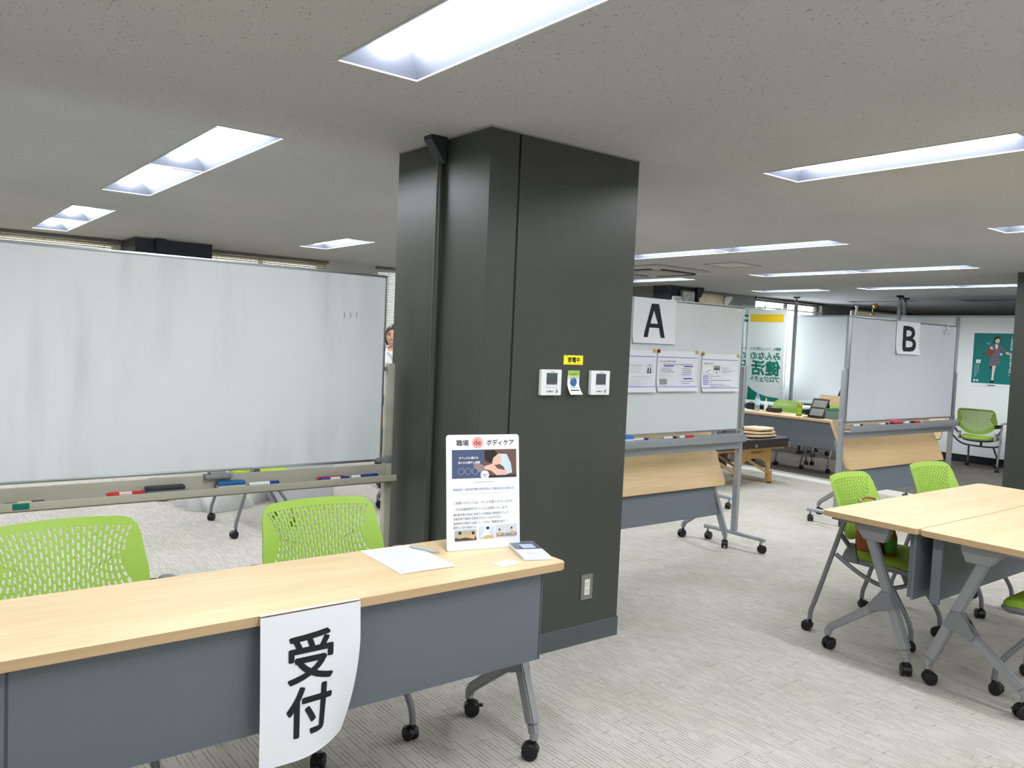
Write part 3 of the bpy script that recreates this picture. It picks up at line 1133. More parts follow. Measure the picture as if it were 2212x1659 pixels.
def make_whiteboard(label, W, z0, z1, m, post_h=1.38, foot=0.55, frame=ALU, post=ALUM, old=False):
    """board facing -y, origin on the floor midway between the posts"""
    o = thing('whiteboard', label, 'whiteboard')
    hw = W / 2
    B().box((-hw + 0.010, -0.010, z0 + 0.010), (hw - 0.010, 0.010, z1 - 0.010)).obj('board_surface', m, o, smooth=False)
    f = B()
    t = 0.014 if not old else 0.012
    for a, c in (((-hw, -0.014, z1 - t), (hw, 0.014, z1)), ((-hw, -0.014, z0), (hw, 0.014, z0 + t)),
                 ((-hw, -0.014, z0 + t), (-hw + t, 0.014, z1 - t)), ((hw - t, -0.014, z0 + t), (hw, 0.014, z1 - t))):
        f.box(a, c, 0.003)
    f.obj('board_frame', frame, o)
    px = hw + 0.038
    for s_ in (-1, 1):
        b = B()
        b.box((s_ * px - 0.018, -0.022, 0.115), (s_ * px + 0.018, 0.022, post_h), 0.005)
        b.obj('post', post, o)
        b = B()
        b.box((s_ * px - 0.02, -0.025, z0 - 0.01), (s_ * px + 0.02, 0.025, z0 + 0.03), 0.004)
        b.box((s_ * (hw - 0.03), -0.018, z0 - 0.004), (s_ * (px - 0.0), 0.018, z0 + 0.018), 0.004)
        b.obj('clamp', ALU if not old else STEEL, o)
        B().box((s_ * (hw - 0.0), -0.008, (z0 + z1) / 2 - 0.012), (s_ * px, 0.008, (z0 + z1) / 2 + 0.012), 0.003).obj('pivot', ALU, o)
        b = B()
        b.tube([(s_ * px, -foot / 2, 0.098), (s_ * px, -foot / 2 + 0.015, 0.105), (s_ * px, foot / 2 - 0.015, 0.105), (s_ * px, foot / 2, 0.098)], 0.017, 14)
        b.tube([(s_ * px, -foot / 2 + 0.03, 0.095), (s_ * px, -foot / 2 + 0.03, 0.065)], 0.010, 12)
        b.tube([(s_ * px, foot / 2 - 0.03, 0.095), (s_ * px, foot / 2 - 0.03, 0.065)], 0.010, 12)
        b.obj('foot_bar', ALUM if not old else OFFW, o, keep='b')
        for yy in (-foot / 2 + 0.03, foot / 2 - 0.03):
            caster_mesh(0.029, 0.044).obj('caster', BLACK, KEEP['b'], loc=(s_ * px, yy, 0), rot=(0, 0, random.uniform(-2.6, 2.6)))
    zt = z0 - 0.032
    b = B()
    if old:
        xi = px - 0.018
        b.box((-xi, -0.012, zt - 0.045), (xi, -0.004, zt + 0.018), 0.002)
        b.box((-xi - 0.03, -0.082, zt - 0.045), (xi + 0.03, -0.012, zt - 0.039), 0.002)
        b.box((-xi - 0.03, -0.084, zt - 0.060), (xi + 0.03, -0.078, zt - 0.028), 0.002)
        b.box((-xi, -0.02, zt - 0.078), (xi, 0.018, zt - 0.046), 0.003)
        b.obj('pen_tray', OFFW, o)
        b = B()
        b.box((-0.06, -0.04, zt + 0.004), (0.06, 0.012, zt + 0.022), 0.003)
        b.box((-0.035, -0.03, zt + 0.018), (0.035, 0.02, z0), 0.004)
        b.obj('board_catch', STEEL, o, loc=(0.08, 0, 0))
    else:
        xi = px - 0.018
        b.box((-xi - 0.0, -0.078, zt), (xi, -0.018, zt + 0.005), 0.002)
        b.box((-xi, -0.082, zt - 0.040), (xi, -0.074, zt + 0.010), 0.003)
        b.box((-xi, -0.024, zt), (xi, -0.016, zt + 0.012), 0.002)
        b.obj('pen_tray', post, o)
        B().box((-xi, -0.020, zt - 0.105), (xi, 0.020, zt - 0.042), 0.004).obj('cross_beam', ALUM, o)
        B().box((-xi, -0.076, zt - 0.046), (xi, -0.018, zt - 0.040)).obj('tray_underside', ALUM, o, smooth=False)
        B().tube([(-px, -0.03, zt - 0.02), (px, -0.03, zt - 0.02)], 0.004, 8).obj('bolt', ALU, o)
    return o


# ================================================================ FRONT LEFT: RECEPTION TABLE
T1 = make_table('light oak flip-top table with the large Japanese reception sheet on its grey front panel')
T1.location = (1.048, 2.375, 0)
T1['group'] = 'flip-top tables in use'

# reception sheet hung over the front edge
rs = thing('reception_sheet', 'white sheet with two large black characters taped to the front table edge', 'sign', (0.975, 2.123, 0.717))


def sheet_warp(x, y, z):
    """x -.15...15, z 0..-.42 ; lower right corner curls towards the table"""
    v = -z / 0.42
    cu = max(0.0, (x + 0.05) / 0.20) * max(0.0, v - 0.25) / 0.75
    yy = y - 0.030 * math.sin(min(1.0, v) * PI * 0.5) * 0.6 + 0.060 * cu ** 1.8
    xx = x - 0.030 * cu ** 1.3
    zz = z + 0.022 * cu ** 2
    return (xx, yy, zz)


B().grid(lambda u, v: Vector(sheet_warp(-0.1505 + 0.301 * u, 0, -0.42 * v)), 16, 22, thick=(0, 0.0004, 0)).obj('paper', PAPER, rs, keep='rs')
b = B()
b.grid(lambda u, v: Vector((-0.1505 + 0.301 * u, 0.0 + 0.012 * v, 0.0045)), 2, 1, thick=(0, 0, 0.0003))
b.obj('taped_edge', PAPER, rs)
printed([('t', '受', -0.078, -0.188, 0.150, INK, {'off': 0.0034, 'sx': 1.0}),
         ('t', '付', -0.078, -0.340, 0.150, INK, {'off': 0.0034, 'sx': 1.0})], KEEP['rs'], 'lettering', y=-0.0012, warp=sheet_warp)

# form, pen, poster stand, leaflets, card
ZT = 0.7203
fm = thing('paper_form', 'white printed form lying at the right end of the reception table', 'paper', (1.472, 2.448, ZT), -0.055)
B().grid(lambda u, v: Vector((-0.1065 + 0.213 * u, -0.165 + 0.32 * v, 0.0008 + 0.001 * math.sin(3 * u))), 6, 6, thick=(0, 0, 0.0004)).obj('sheet', PAPER, fm)
b = B()
for k in range(14):
    b.box((-0.085, 0.13 - k * 0.018, 0.0028), (0.085 - 0.03 * (k % 3), 0.132 - k * 0.018, 0.00285))
b.obj('print', LINK, fm, smooth=False)
pn = thing('ballpoint_pen', 'clear ballpoint pen lying on the white form', 'pen', (1.575, 2.505, ZT + 0.0075), math.radians(-70))
B().tube([(-0.062, 0, 0), (-0.05, 0, 0), (0.045, 0, 0), (0.06, 0, 0)], 0.0045, 10, rs=[0.004, 0.0048, 0.0048, 0.004]).obj('barrel', mat('clear_plastic', rgb(215, 225, 232), 0.2, trans=0.4), pn)
B().lathe([(0.0040, 0), (0.0015, 0.014), (0.0005, 0.018)], c=(0, 0, 0), ax='x', n=10).obj('tip', ALU, pn, loc=(0.06, 0, 0))
B().box((-0.055, -0.0012, 0.004), (-0.018, 0.0012, 0.006)).obj('clip', ALU, pn, smooth=False)

ps = thing('poster_stand', 'white rounded poster board with Japanese text and photographs standing on the reception table', 'sign',
           (1.790, 2.424, ZT), rot=(math.radians(-7), 0, -0.214))
pb = B().prism(rrect(0.297, 0.425, 0.011), -0.0025, 0.0025, M=Matrix(((1, 0, 0, 0), (0, 0, 1, 0), (0, 1, 0, 0.2125), (0, 0, 0, 1))), bev=0.001)
pb.obj('board', PAPER, ps)
st = B().bar((0, 0.004, 0.30), (0, 0.082, 0.012), 0.05, 0.003, bev=0)
st.obj('easel_strut', WHITE, ps)
SKY = mat('photo_navy', rgb(74, 86, 118), 0.5)
SKIN = mat('photo_skin', rgb(226, 186, 168), 0.6)
HAIRP = mat('photo_hair', rgb(40, 34, 36), 0.6)
BRN = mat('photo_brown', rgb(112, 82, 70), 0.6)
PBLUE = mat('photo_pale_blue', rgb(198, 216, 236), 0.6)
SALM = mat('salmon_print', rgb(244, 168, 158), 0.6)
DRED = mat('dark_red_print', rgb(150, 52, 56), 0.6)
TAN = mat('photo_tan', rgb(212, 176, 120), 0.6)
GREYF = mat('photo_grey', rgb(150, 148, 150), 0.6)
o_ = printed([
    ('t', '職場', -0.110, 0.372, 0.0255, INK, {'off': 0.0003}),
    ('c', -0.024, 0.382, 0.0225, SALM),
    ('t', 'de', -0.040, 0.373, 0.030, DRED, {'off': 0.0004}),
    ('t', 'ボディケア', 0.012, 0.372, 0.0255, INK, {'off': 0.0003, 'sx': 0.9}),
    ('r', -0.127, 0.245, 0.130, 0.110, SKY), ('r', 0.003, 0.245, 0.133, 0.110, BRN),
    ('c', -0.012, 0.282, 0.016, mat('photo_towel', rgb(150, 130, 128), 0.6)), ('c', -0.028, 0.296, 0.013, mat('photo_towel', rgb(150, 130, 128), 0.6)),
    ('t', 'オフィスに届ける', -0.100, 0.320, 0.0098, WHITE, {'off': 0.0003}),
    ('t', '身と心の癒やし空間', -0.103, 0.302, 0.0098, WHITE, {'off': 0.0003}),
    ('c', -0.091, 0.272, 0.0125, WHITE), ('c', -0.091, 0.272, 0.0118, SKY), ('c', -0.063, 0.272, 0.0125, WHITE), ('c', -0.063, 0.272, 0.0118, SKY),
    ('c', -0.035, 0.272, 0.0125, WHITE), ('c', -0.035, 0.272, 0.0118, SKY),
    ('p', [(0.050, 0.338), (0.095, 0.336), (0.112, 0.300), (0.118, 0.262), (0.094, 0.256), (0.082, 0.286), (0.052, 0.306)], PBLUE),
    ('p', [(0.003, 0.290), (0.040, 0.300), (0.055, 0.280), (0.094, 0.270), (0.096, 0.247), (0.060, 0.247), (0.030, 0.272), (0.003, 0.278)], SKIN),
    ('c', 0.052, 0.316, 0.022, SKIN), ('p', [(0.004, 0.352), (0.046, 0.352), (0.058, 0.336), (0.040, 0.322), (0.034, 0.302), (0.016, 0.306), (0.004, 0.316)], HAIRP),
    ('r', 0.003, 0.245, 0.133, 0.008, HAIRP),
    ('c', 0.004, 0.256, 0.0175, WHITE), ('r', -0.006, 0.256, 0.020, 0.0025, BLUEINK), ('r', -0.002, 0.250, 0.012, 0.0020, BLUEINK),
    ('r', -0.04, 0.228, 0.08, 0.0016, LINK),
    ('t', '健康経営・福利厚生費の有効利用にご興味のある企業さま', -0.124, 0.198, 0.0104, BLUEINK, {'sx': 0.92}),
    ('r', -0.11, 0.184, 0.21, 0.0008, LINK),
    ('t', 'ご用意いただくのは、ベッドを置くスペースだけ。', -0.124, 0.146, 0.0125, GINK, {'sx': 0.88}),
    ('t', 'プロの施術師がオフィスに訪問いたします。', -0.118, 0.122, 0.0122, GINK, {'sx': 0.92}),
    ('t', '福利厚生費が有効に活用でき 従業員の満足度がアップ！', -0.124, 0.102, 0.0104, GINK, {'sx': 0.88}),
    ('t', '労働意欲や業務の生産性の向上につながります。', -0.124, 0.086, 0.0104, GINK, {'sx': 0.88}),
    ('t', '健康経営の推進で企業イメージ向上、離職率の低下、', -0.124, 0.069, 0.0104, GINK, {'sx': 0.88}),
    ('t', '優秀な人材の確保にも。', -0.124, 0.053, 0.0104, GINK, {'sx': 0.88}),
    ('r', -0.118, -0.0 + 0.006 + 0.0, 0.086, 0.040, mat('photo_room', rgb(176, 174, 168), 0.6)),
    ('r', -0.118, 0.006, 0.086, 0.012, mat('photo_dark', rgb(70, 68, 70), 0.6)), ('p', [(-0.110, 0.014), (-0.090, 0.026), (-0.040, 0.028), (-0.040, 0.010), (-0.075, 0.018)], TAN),
    ('c', -0.098, 0.036, 0.006, HAIRP), ('c', -0.045, 0.034, 0.006, HAIRP),
    ('r', -0.020, 0.010, 0.060, 0.045, PBLUE), ('p', [(-0.012, 0.018), (0.002, 0.046), (0.022, 0.044), (0.018, 0.018)], WHITE), ('c', 0.014, 0.049, 0.006, HAIRP),
    ('p', [(-0.008, 0.010), (0.004, 0.022), (0.036, 0.020), (0.038, 0.010)], TAN),
    ('r', 0.048, 0.014, 0.086, 0.044, mat('photo_room2', rgb(206, 210, 216), 0.6)), ('r', 0.048, 0.014, 0.086, 0.012, GREYF),
    ('p', [(0.052, 0.030), (0.072, 0.032), (0.068, 0.020), (0.056, 0.020)], TAN), ('p', [(0.106, 0.034), (0.128, 0.030), (0.122, 0.018), (0.110, 0.020)], TAN),
    ('r', 0.084, 0.016, 0.002, 0.030, WHITE), ('c', 0.062, 0.040, 0.004, HAIRP), ('c', 0.112, 0.044, 0.004, HAIRP),
], ps, 'print', y=-0.0031)
for v in o_.data.vertices:
    v.co.z = 0.03 + v.co.z * 0.955

lf = thing('leaflet_stack', 'stack of leaflets with dark photo cover at the table corner in front of the poster', 'leaflets', (1.905, 2.300, ZT), math.radians(-22))
for k in range(6):
    B().box((-0.052, -0.105, 0.001 + k * 0.0021), (0.052, 0.105, 0.0029 + k * 0.0021)).obj('leaflet', PAPER if k % 2 else PAPER2, lf, smooth=False, loc=(0.0012 * math.sin(k * 2.1), 0.001 * k, 0))
b = B()
b.box((-0.051, 0.0, 0.0141), (0.051, 0.104, 0.0143))
b.obj('cover_photo', mat('leaflet_photo', rgb(88, 96, 108), 0.3), lf, smooth=False)
b = B()
b.box((-0.020, 0.012, 0.01435), (0.032, 0.07, 0.0145)).box((-0.03, -0.07, 0.0143), (0.03, -0.066, 0.0144)).box((-0.03, -0.05, 0.0143), (0.02, -0.046, 0.0144)).box((-0.02, -0.085, 0.0143), (0.03, -0.082, 0.0144))
b.obj('print', mat('leaflet_pale', rgb(178, 192, 214), 0.4), lf, smooth=False)
cd = thing('business_card', 'small white card lying left of the leaflet stack', 'card', (1.745, 2.226, ZT), math.radians(8))
B().box((-0.045, -0.0275, 0.0003), (0.045, 0.0275, 0.0011)).obj('card', PAPER, cd, smooth=False)
B().box((0.022, -0.014, 0.0011), (0.030, -0.011, 0.00118)).obj('print', GINK, cd, smooth=False)

# chairs
CH = make_chair('lime mesh-back chair behind the reception table, right one next to the white form')
CH.location = (1.385, 2.775, 0)
CH['group'] = 'lime chairs at the reception table'
dup(CH, (0.495, 2.80, 0), 0.02, 'lime mesh-back chair behind the reception table, at the left edge', 'lime chairs at the reception table')
g = 'lime chairs at the joined tables'
dup(CH, (4.325, 2.205, 0), math.radians(4.3), 'lime mesh-back chair holding a brown bag at the joined tables', g)
dup(CH, (5.28, 2.225, 0), math.radians(-3), 'lime mesh-back chair at the joined tables, beyond the one holding a bag', g)
dup(CH, (4.18, 1.245, 0), math.radians(181), 'lime chair cut by the right edge, on the near side of the joined tables', g)
dup(CH, (2.285, 6.06, 0), math.radians(88), 'lime chair seen under the big whiteboard beside the crumpled grey bag', 'lime chairs in the rear of the room')
dup(CH, (9.69, 6.52, 0), math.radians(-94), 'lime chair with its mesh back showing behind the table with bottles', 'lime chairs in the rear of the room')
dup(CH, (9.69, 5.80, 0), math.radians(-88), 'lime chair peeking out above the grey-green box near board B', 'lime chairs in the rear of the room')
dup(CH, (12.14, 4.95, 0), math.radians(97), 'lime chair standing against the white partition under the green poster', 'lime chairs in the rear of the room')

# ================================================================ JOINED TABLES
g = 'flip-top tables in use'
TA = dup(T1, (4.650, 2.000, 0), 0.0, 'light oak table of the joined pair, the one farther from us with chairs behind', g)
TB = dup(T1, (4.650, 1.515, 0), PI, 'light oak table of the joined pair, the nearer one cut by the right edge', g)

# bag and bottle on the chair
bg = thing('shoulder_bag', 'brown leather bag with strap standing on the seat of the chair at the joined tables', 'bag', (4.33, 2.255, 0.450), 0.08)


def bagfn(u, v):
    a = 2 * PI * u
    r = 1 + 0.05 * math.sin(5 * a + 3 * v)
    sh = (1 - 0.35 * v ** 3)
    return Vector((0.15 * math.copysign(abs(math.cos(a)) ** 0.6, math.cos(a)) * r * (1 - 0.1 * v), 0.075 * math.copysign(abs(math.sin(a)) ** 0.7, math.sin(a)) * r * sh, 0.17 * v))


LEATHER = mat('brown_leather', rgb(150, 88, 44), 0.55, noise=(8, 0.15, (1, 1, 1)))
b = B()
b.grid(bagfn, 32, 8)
b.bm.faces.ensure_lookup_table()
b.prism([(bagfn(k / 32, 0).x, bagfn(k / 32, 0).y) for k in range(32)], 0.0, 0.004)
b.prism([(bagfn(k / 32, 1).x * 0.98, bagfn(k / 32, 1).y * 0.98) for k in range(32)], 0.160, 0.166)
b.obj('bag_body', LEATHER, bg)
B().tube(curve3([(-0.13, 0.0, 0.16), (-0.115, 0.05, 0.235), (-0.03, 0.080, 0.255), (0.06, 0.080, 0.258), (0.12, 0.04, 0.235), (0.13, 0.0, 0.16)], 6), 0.006, 8).obj('strap', LEATHER, bg)
b = B()
for k, (x, y, z) in enumerate(((-0.11, 0.052, 0.238), (-0.06, 0.076, 0.252), (0.10, 0.055, 0.245))):
    b.tube([(x - 0.008, y, z), (x + 0.008, y, z)], 0.010, 10)
b.obj('buckle', ALU, bg)
tb2 = thing('drink_bottle', 'small bottle with green label on the chair seat beside the brown bag', 'bottle', (4.27, 2.14, 0.447))
B().lathe([(0.028, 0), (0.031, 0.006), (0.031, 0.09), (0.024, 0.115), (0.013, 0.13), (0.013, 0.137)], n=20).obj('bottle_body', mat('amber_tea', rgb(150, 110, 20), 0.15, spec=0.6), tb2)
B().lathe([(0.0315, 0.02), (0.0315, 0.085)], n=20).obj('bottle_label', mat('green_label', rgb(70, 160, 50), 0.5), tb2)
B().lathe([(0.0145, 0.135), (0.0145, 0.152), (0.010, 0.155)], n=16).obj('cap', mat('green_cap', rgb(90, 180, 60), 0.5), tb2)

# ================================================================ WHITEBOARDS
WB1 = make_whiteboard('large used whiteboard on a cream stand behind the reception chairs', 1.80, 0.862, 1.797, BOARD1, post_h=1.357, foot=0.5, post=OFFW, old=True)
WB1.location = (1.119, 3.65, 0)
WB1['group'] = 'mobile whiteboards'
for k, (x, z) in enumerate(((0.670, 1.588), (0.702, 1.588), (0.735, 1.592))):
    b = B()
    b.tube([(x, -0.0105, z + 0.014), (x + 0.003, -0.0105, z + 0.002), (x + 0.0005, -0.0105, z - 0.016)], 0.0013, 6)
    b.obj('ink_tally', mat('old_blue_ink', rgb(70, 76, 120), 0.6), WB1)

WBA = make_whiteboard('whiteboard with the sheet lettered A and three printed pages', 1.80, 0.893, 1.825, BOARD2, post_h=1.384)
WBA.location = (4.252, 3.82, 0)
WBA['group'] = 'mobile whiteboards'
B().box((0.80, -0.0145, 1.785), (0.86, -0.0102, 1.80)).obj('maker_plate', PAPER2, WBA, smooth=False)
WBB = make_whiteboard('whiteboard with the sheet lettered B and a clear hook on its corner', 2.00, 0.905, 1.838, BOARD3, post_h=1.366)
WBB.location = (7.655, 3.82, 0)
WBB['group'] = 'mobile whiteboards'
WBC = make_whiteboard('low mobile stand behind board A with only one pale foot and caster showing', 0.9, 0.55, 0.80, BOARD2, post_h=0.74, foot=0.5)
WBC.location = (5.875, 4.98, 0)
WBC['group'] = 'mobile whiteboards'

# sheets on board A
def paper_sheet(name, label, cat, x, ztop, y, ww, hh, group=None, curl=0.012, rz=0.0, m=PAPER2):
    o = thing(name, label, cat, (x, y, ztop), rz, group)

    def fn(u, v):
        return Vector((-ww / 2 + ww * u, -curl * max(0, v - 0.7) ** 2 * 8, -hh * v))
    KEEP['sheet'] = B().grid(fn, 4, 14, thick=(0, 0.0004, 0)).obj('paper', m, o)

    def wp(px, py, pz):
        v = -pz / hh
        return (px, py - curl * max(0, v - 0.7) ** 2 * 8, pz)
    return KEEP['sheet'], wp


yA = 3.82 - 0.0155
oA, wA = paper_sheet('letter_sheet', 'white sheet with a large black letter A at the top of the board', 'sign', 4.165, 1.822, yA, 0.42, 0.302, curl=0.02)
printed([('p', [(-0.105, -0.262), (-0.036, -0.034), (0.036, -0.034), (0.105, -0.262), (0.065, -0.262), (0.0475, -0.196), (-0.0475, -0.196), (-0.065, -0.262)], INK),
         ('p', [(-0.040, -0.168), (0.040, -0.168), (0.0, -0.044)], PAPER2)], oA, 'lettering', warp=wA)
# arch out the A crossbar: strokes above

pg_base = [('r', -0.205, -0.048, 0.41, 0.007, LILAC), ('r', -0.205, -0.252, 0.41, 0.007, LILAC), ('r', -0.205, -0.085, 0.41, 0.001, LINK),
           ('c', 0.183, -0.068, 0.008, LINK), ('c', 0.183, -0.068, 0.0065, PAPER2)]
g = 'printed pages pinned in a row on board A'
o1, w1 = paper_sheet('printed_page', 'printed page with the photo of a woman, half hidden by the large column', 'paper', 3.985, 1.474, yA, 0.42, 0.285, g, 0.03)
it = list(pg_base) + [('t', 'body reset', -0.19, -0.076, 0.013, GINK), ('r', 0.115, -0.158, 0.075, 0.06, mat('page_blue', rgb(206, 214, 232), 0.7)),
                      ('c', 0.152, -0.108, 0.008, SKIN), ('p', [(0.143, -0.108), (0.147, -0.097), (0.158, -0.097), (0.162, -0.110), (0.158, -0.103), (0.146, -0.103)], HAIRP),
                      ('p', [(0.130, -0.156), (0.136, -0.124), (0.150, -0.118), (0.168, -0.124), (0.172, -0.156)], mat('page_suit', rgb(66, 60, 72), 0.7)),
                      ('p', [(0.145, -0.150), (0.150, -0.120), (0.158, -0.120), (0.156, -0.150)], PAPER2),
                      ('r', -0.02, -0.185, 0.18, 0.008, mat('pale_lilac', rgb(206, 208, 232), 0.7))]
for k in range(5):
    it.append(('r', -0.12, -0.105 - 0.0125 * k, 0.21 - 0.02 * (k % 2), 0.0022, GINK if k < 1 else LINK))
for k in range(6):
    it.append(('r', -0.18, -0.200 - 0.0085 * k, 0.36 - 0.05 * (k % 3), 0.0016, LINK))
printed(it, o1, warp=w1)
o2, w2 = paper_sheet('printed_page', 'middle printed page with boxed columns on board A, pinned by a red magnet', 'paper', 4.425, 1.474, yA, 0.42, 0.28, g, 0.03)


def frame_items(x, z, ww, hh, mt, t=0.0012):
    return [('r', x, z, ww, t, mt), ('r', x, z + hh - t, ww, t, mt), ('r', x, z, t, hh, mt), ('r', x + ww - t, z, t, hh, mt)]


VIO = mat('violet_ink', rgb(96, 92, 176), 0.7)
it = list(pg_base) + [('t', 'Body Reset が選ばれる理由', -0.185, -0.077, 0.0135, INK), ('r', -0.15, -0.094, 0.31, 0.003, GINK)]
it += frame_items(-0.19, -0.238, 0.195, 0.135, LILAC) + frame_items(0.03, -0.175, 0.165, 0.072, LILAC) + frame_items(0.03, -0.238, 0.165, 0.048, LILAC)
it += [('r', -0.145, -0.108, 0.10, 0.009, VIO), ('r', 0.065, -0.110, 0.095, 0.009, VIO), ('r', 0.065, -0.196, 0.095, 0.009, VIO)]
for k in range(6):
    it.append(('r', -0.175, -0.122 - 0.0125 * k, 0.10 + 0.02 * (k % 3), 0.0028 if k < 3 else 0.0016, GINK if k < 3 else LINK))
for k in range(4):
    it.append(('r', 0.045, -0.124 - 0.0135 * k, 0.10, 0.0028, GINK))
for k in range(2):
    it.append(('r', 0.040, -0.212 - 0.014 * k, 0.14 - 0.05 * k, 0.0026, GINK))
it += [('r', -0.180, -0.232, 0.072, 0.038, GREYF), ('p', [(-0.150, -0.230), (-0.138, -0.200), (-0.120, -0.204), (-0.112, -0.230)], INK), ('p', [(-0.170, -0.230), (-0.150, -0.206), (-0.144, -0.230)], PAPER)]
printed(it, o2, warp=w2)
o3, w3 = paper_sheet('printed_page', 'printed page beside the right edge of board A, with a row of lilac labels', 'paper', 4.895, 1.466, yA, 0.42, 0.275, g, 0.03)
it = list(pg_base) + [('t', '運営会社のご紹介', -0.185, -0.077, 0.0135, INK), ('r', -0.175, -0.140, 0.085, 0.040, PAPER), ('p', [(-0.170, -0.135), (-0.110, -0.112), (-0.102, -0.118), (-0.150, -0.136)], LINK),
                      ('r', -0.078, -0.140, 0.075, 0.052, GREYF), ('c', -0.060, -0.112, 0.007, INK), ('c', -0.041, -0.111, 0.007, INK), ('c', -0.022, -0.112, 0.007, INK),
                      ('p', [(-0.076, -0.140), (-0.070, -0.120), (-0.012, -0.120), (-0.006, -0.140)], PAPER), ('p', [(-0.050, -0.140), (-0.041, -0.122), (-0.032, -0.140)], INK),
                      ('r', -0.160, -0.146, 0.06, 0.002, GINK), ('r', -0.19, -0.154, 0.38, 0.0008, LINK)]
for k in range(5):
    it.append(('r', 0.015 + 0.01 * (k % 2), -0.104 - 0.0095 * k, 0.15 - 0.05 * ((k + 1) % 3), 0.0018, GINK))
    it.append(('r', -0.192, -0.168 - 0.0145 * k, 0.065, 0.0085, LILAC))
    it.append(('r', -0.115, -0.166 - 0.0145 * k, (0.12, 0.03, 0.24, 0.025, 0.16)[k], 0.0026, GINK))
it += [('r', -0.115, -0.236, 0.24, 0.0026, GINK), ('r', -0.115, -0.246, 0.06, 0.0022, GINK)]
printed(it, o3, warp=w3)
for x, z, col, lab in ((4.180, 1.470, 'y', 'yellow round magnet at the top right corner of the page beside the column'),
                       (4.222, 1.470, 'r', 'dark red round magnet on board A'),
                       (4.622, 1.470, 'y', 'yellow round magnet at the top right corner of the middle page'),
                       (4.690, 1.462, 'b', 'ochre round magnet at the top left corner of the page by the board edge'),
                       (5.095, 1.456, 'y', 'yellow round magnet closest to the right edge of board A')):
    mm = {'y': mat('yellow_magnet', rgb(208, 190, 90), 0.4), 'r': mat('red_magnet', rgb(150, 30, 40), 0.4), 'b': mat('ochre_magnet', rgb(178, 148, 70), 0.4)}[col]
    o = thing('round_magnet', lab, 'magnet', (x, yA - 0.0012, z), group='round magnets on board A')
    B().lathe([(0.0135, 0.0), (0.0135, -0.004), (0.011, -0.007), (0.008, -0.0075)], ax='y', n=20).obj('magnet', mm, o)
    B().lathe([(0.006, -0.0073), (0.0065, -0.012), (0.004, -0.0135)], ax='y', n=14).obj('knob', mm, o)


def marker(label, x, y, z, rz, body, cap, length=0.135, r=0.0085, group=None, wrap=None, tailm=None):
    o = thing('marker_pen', label, 'marker', (x, y, z + r), rz, group)
    h = length / 2
    B().tube([(-h, 0, 0), (-h + 0.006, 0, 0), (h * 0.35, 0, 0)], r, 14, rs=[r * 0.7, r, r]).obj('barrel', tailm or body, o)
    if wrap:
        B().tube([(-h * 0.35, 0, 0), (h * 0.34, 0, 0)], r * 1.03, 14).obj('sleeve', wrap, o)
    B().tube([(h * 0.35, 0, 0), (h - 0.004, 0, 0), (h, 0, 0)], r, 14, rs=[r * 1.12, r * 1.08, r * 0.85]).obj('cap', cap, o)
    return o


MB_ = mat('marker_blue', rgb(38, 52, 140), 0.35)
MR = mat('marker_red', rgb(196, 36, 34), 0.35)
MK = mat('marker_black', rgb(28, 30, 34), 0.35)
MW = mat('marker_white', rgb(224, 226, 230), 0.35)
MPN = mat('marker_pink_sleeve', rgb(226, 190, 190), 0.35)

# left tray (lip top about z .80)
zt1 = 0.862 - 0.032 - 0.039
yt1 = 3.65 - 0.050
g = 'markers in the tray of the large whiteboard'
marker('red marker with a pink sleeve in the tray of the large whiteboard', 0.812, yt1, zt1, PI, MR, MR, 0.140, 0.0095, g, MPN)
marker('blue marker with a white tail in the tray, right of the blue eraser', 1.398, yt1, zt1, 0, MB_, MB_, 0.140, 0.0095, g, None, MW)
marker('blue marker lying in front of a red one at the right end of the tray', 1.742, yt1 - 0.012, zt1, PI, MB_, MB_, 0.150, 0.0090, g, MW)
marker('red marker hidden behind the blue one at the right end of the tray', 1.735, yt1 + 0.012, zt1, PI, MR, MR, 0.140, 0.0095, g)
marker('long blue marker touching the cream post at the end of the tray', 1.905, yt1 - 0.004, zt1, 0, MB_, MB_, 0.145, 0.0090, g, MB_, MW)
marker('thin grey and yellow pen at the left end of the tray', 0.452, yt1 - 0.004, zt1, 0.03, mat('pen_grey', rgb(110, 112, 118), 0.4), mat('pen_dark', rgb(50, 54, 66), 0.4), 0.135, 0.0055, g, mat('pen_yellow', rgb(206, 200, 130), 0.5))


def eraser(label, x, y, z, ln, felt, top, rz=0, dome=False, hgt=0.032, wid=0.045):
    o = thing('board_eraser', label, 'eraser', (x, y, z), rz)
    B().box((-ln / 2 + 0.002, -wid / 2 + 0.002, 0.0005), (ln / 2 - 0.002, wid / 2 - 0.002, hgt * 0.5), 0.002).obj('felt', felt, o)
    if dome:
        pr = [(-ln / 2, hgt * 0.45)] + [(-ln / 2 * math.cos(PI * k / 12), hgt * 0.45 + hgt * 0.75 * math.sin(PI * k / 12) ** 0.7) for k in range(13)] + [(ln / 2, hgt * 0.45)]
        B().prism(pr[1:-1], -wid / 2, wid / 2, M=Matrix(((1, 0, 0, 0), (0, 0, 1, 0), (0, 1, 0, 0), (0, 0, 0, 1))), bev=0.002).obj('grip', top, o)
    else:
        B().box((-ln / 2, -wid / 2, hgt * 0.48), (ln / 2, wid / 2, hgt), 0.004).obj('grip', top, o)
    return o


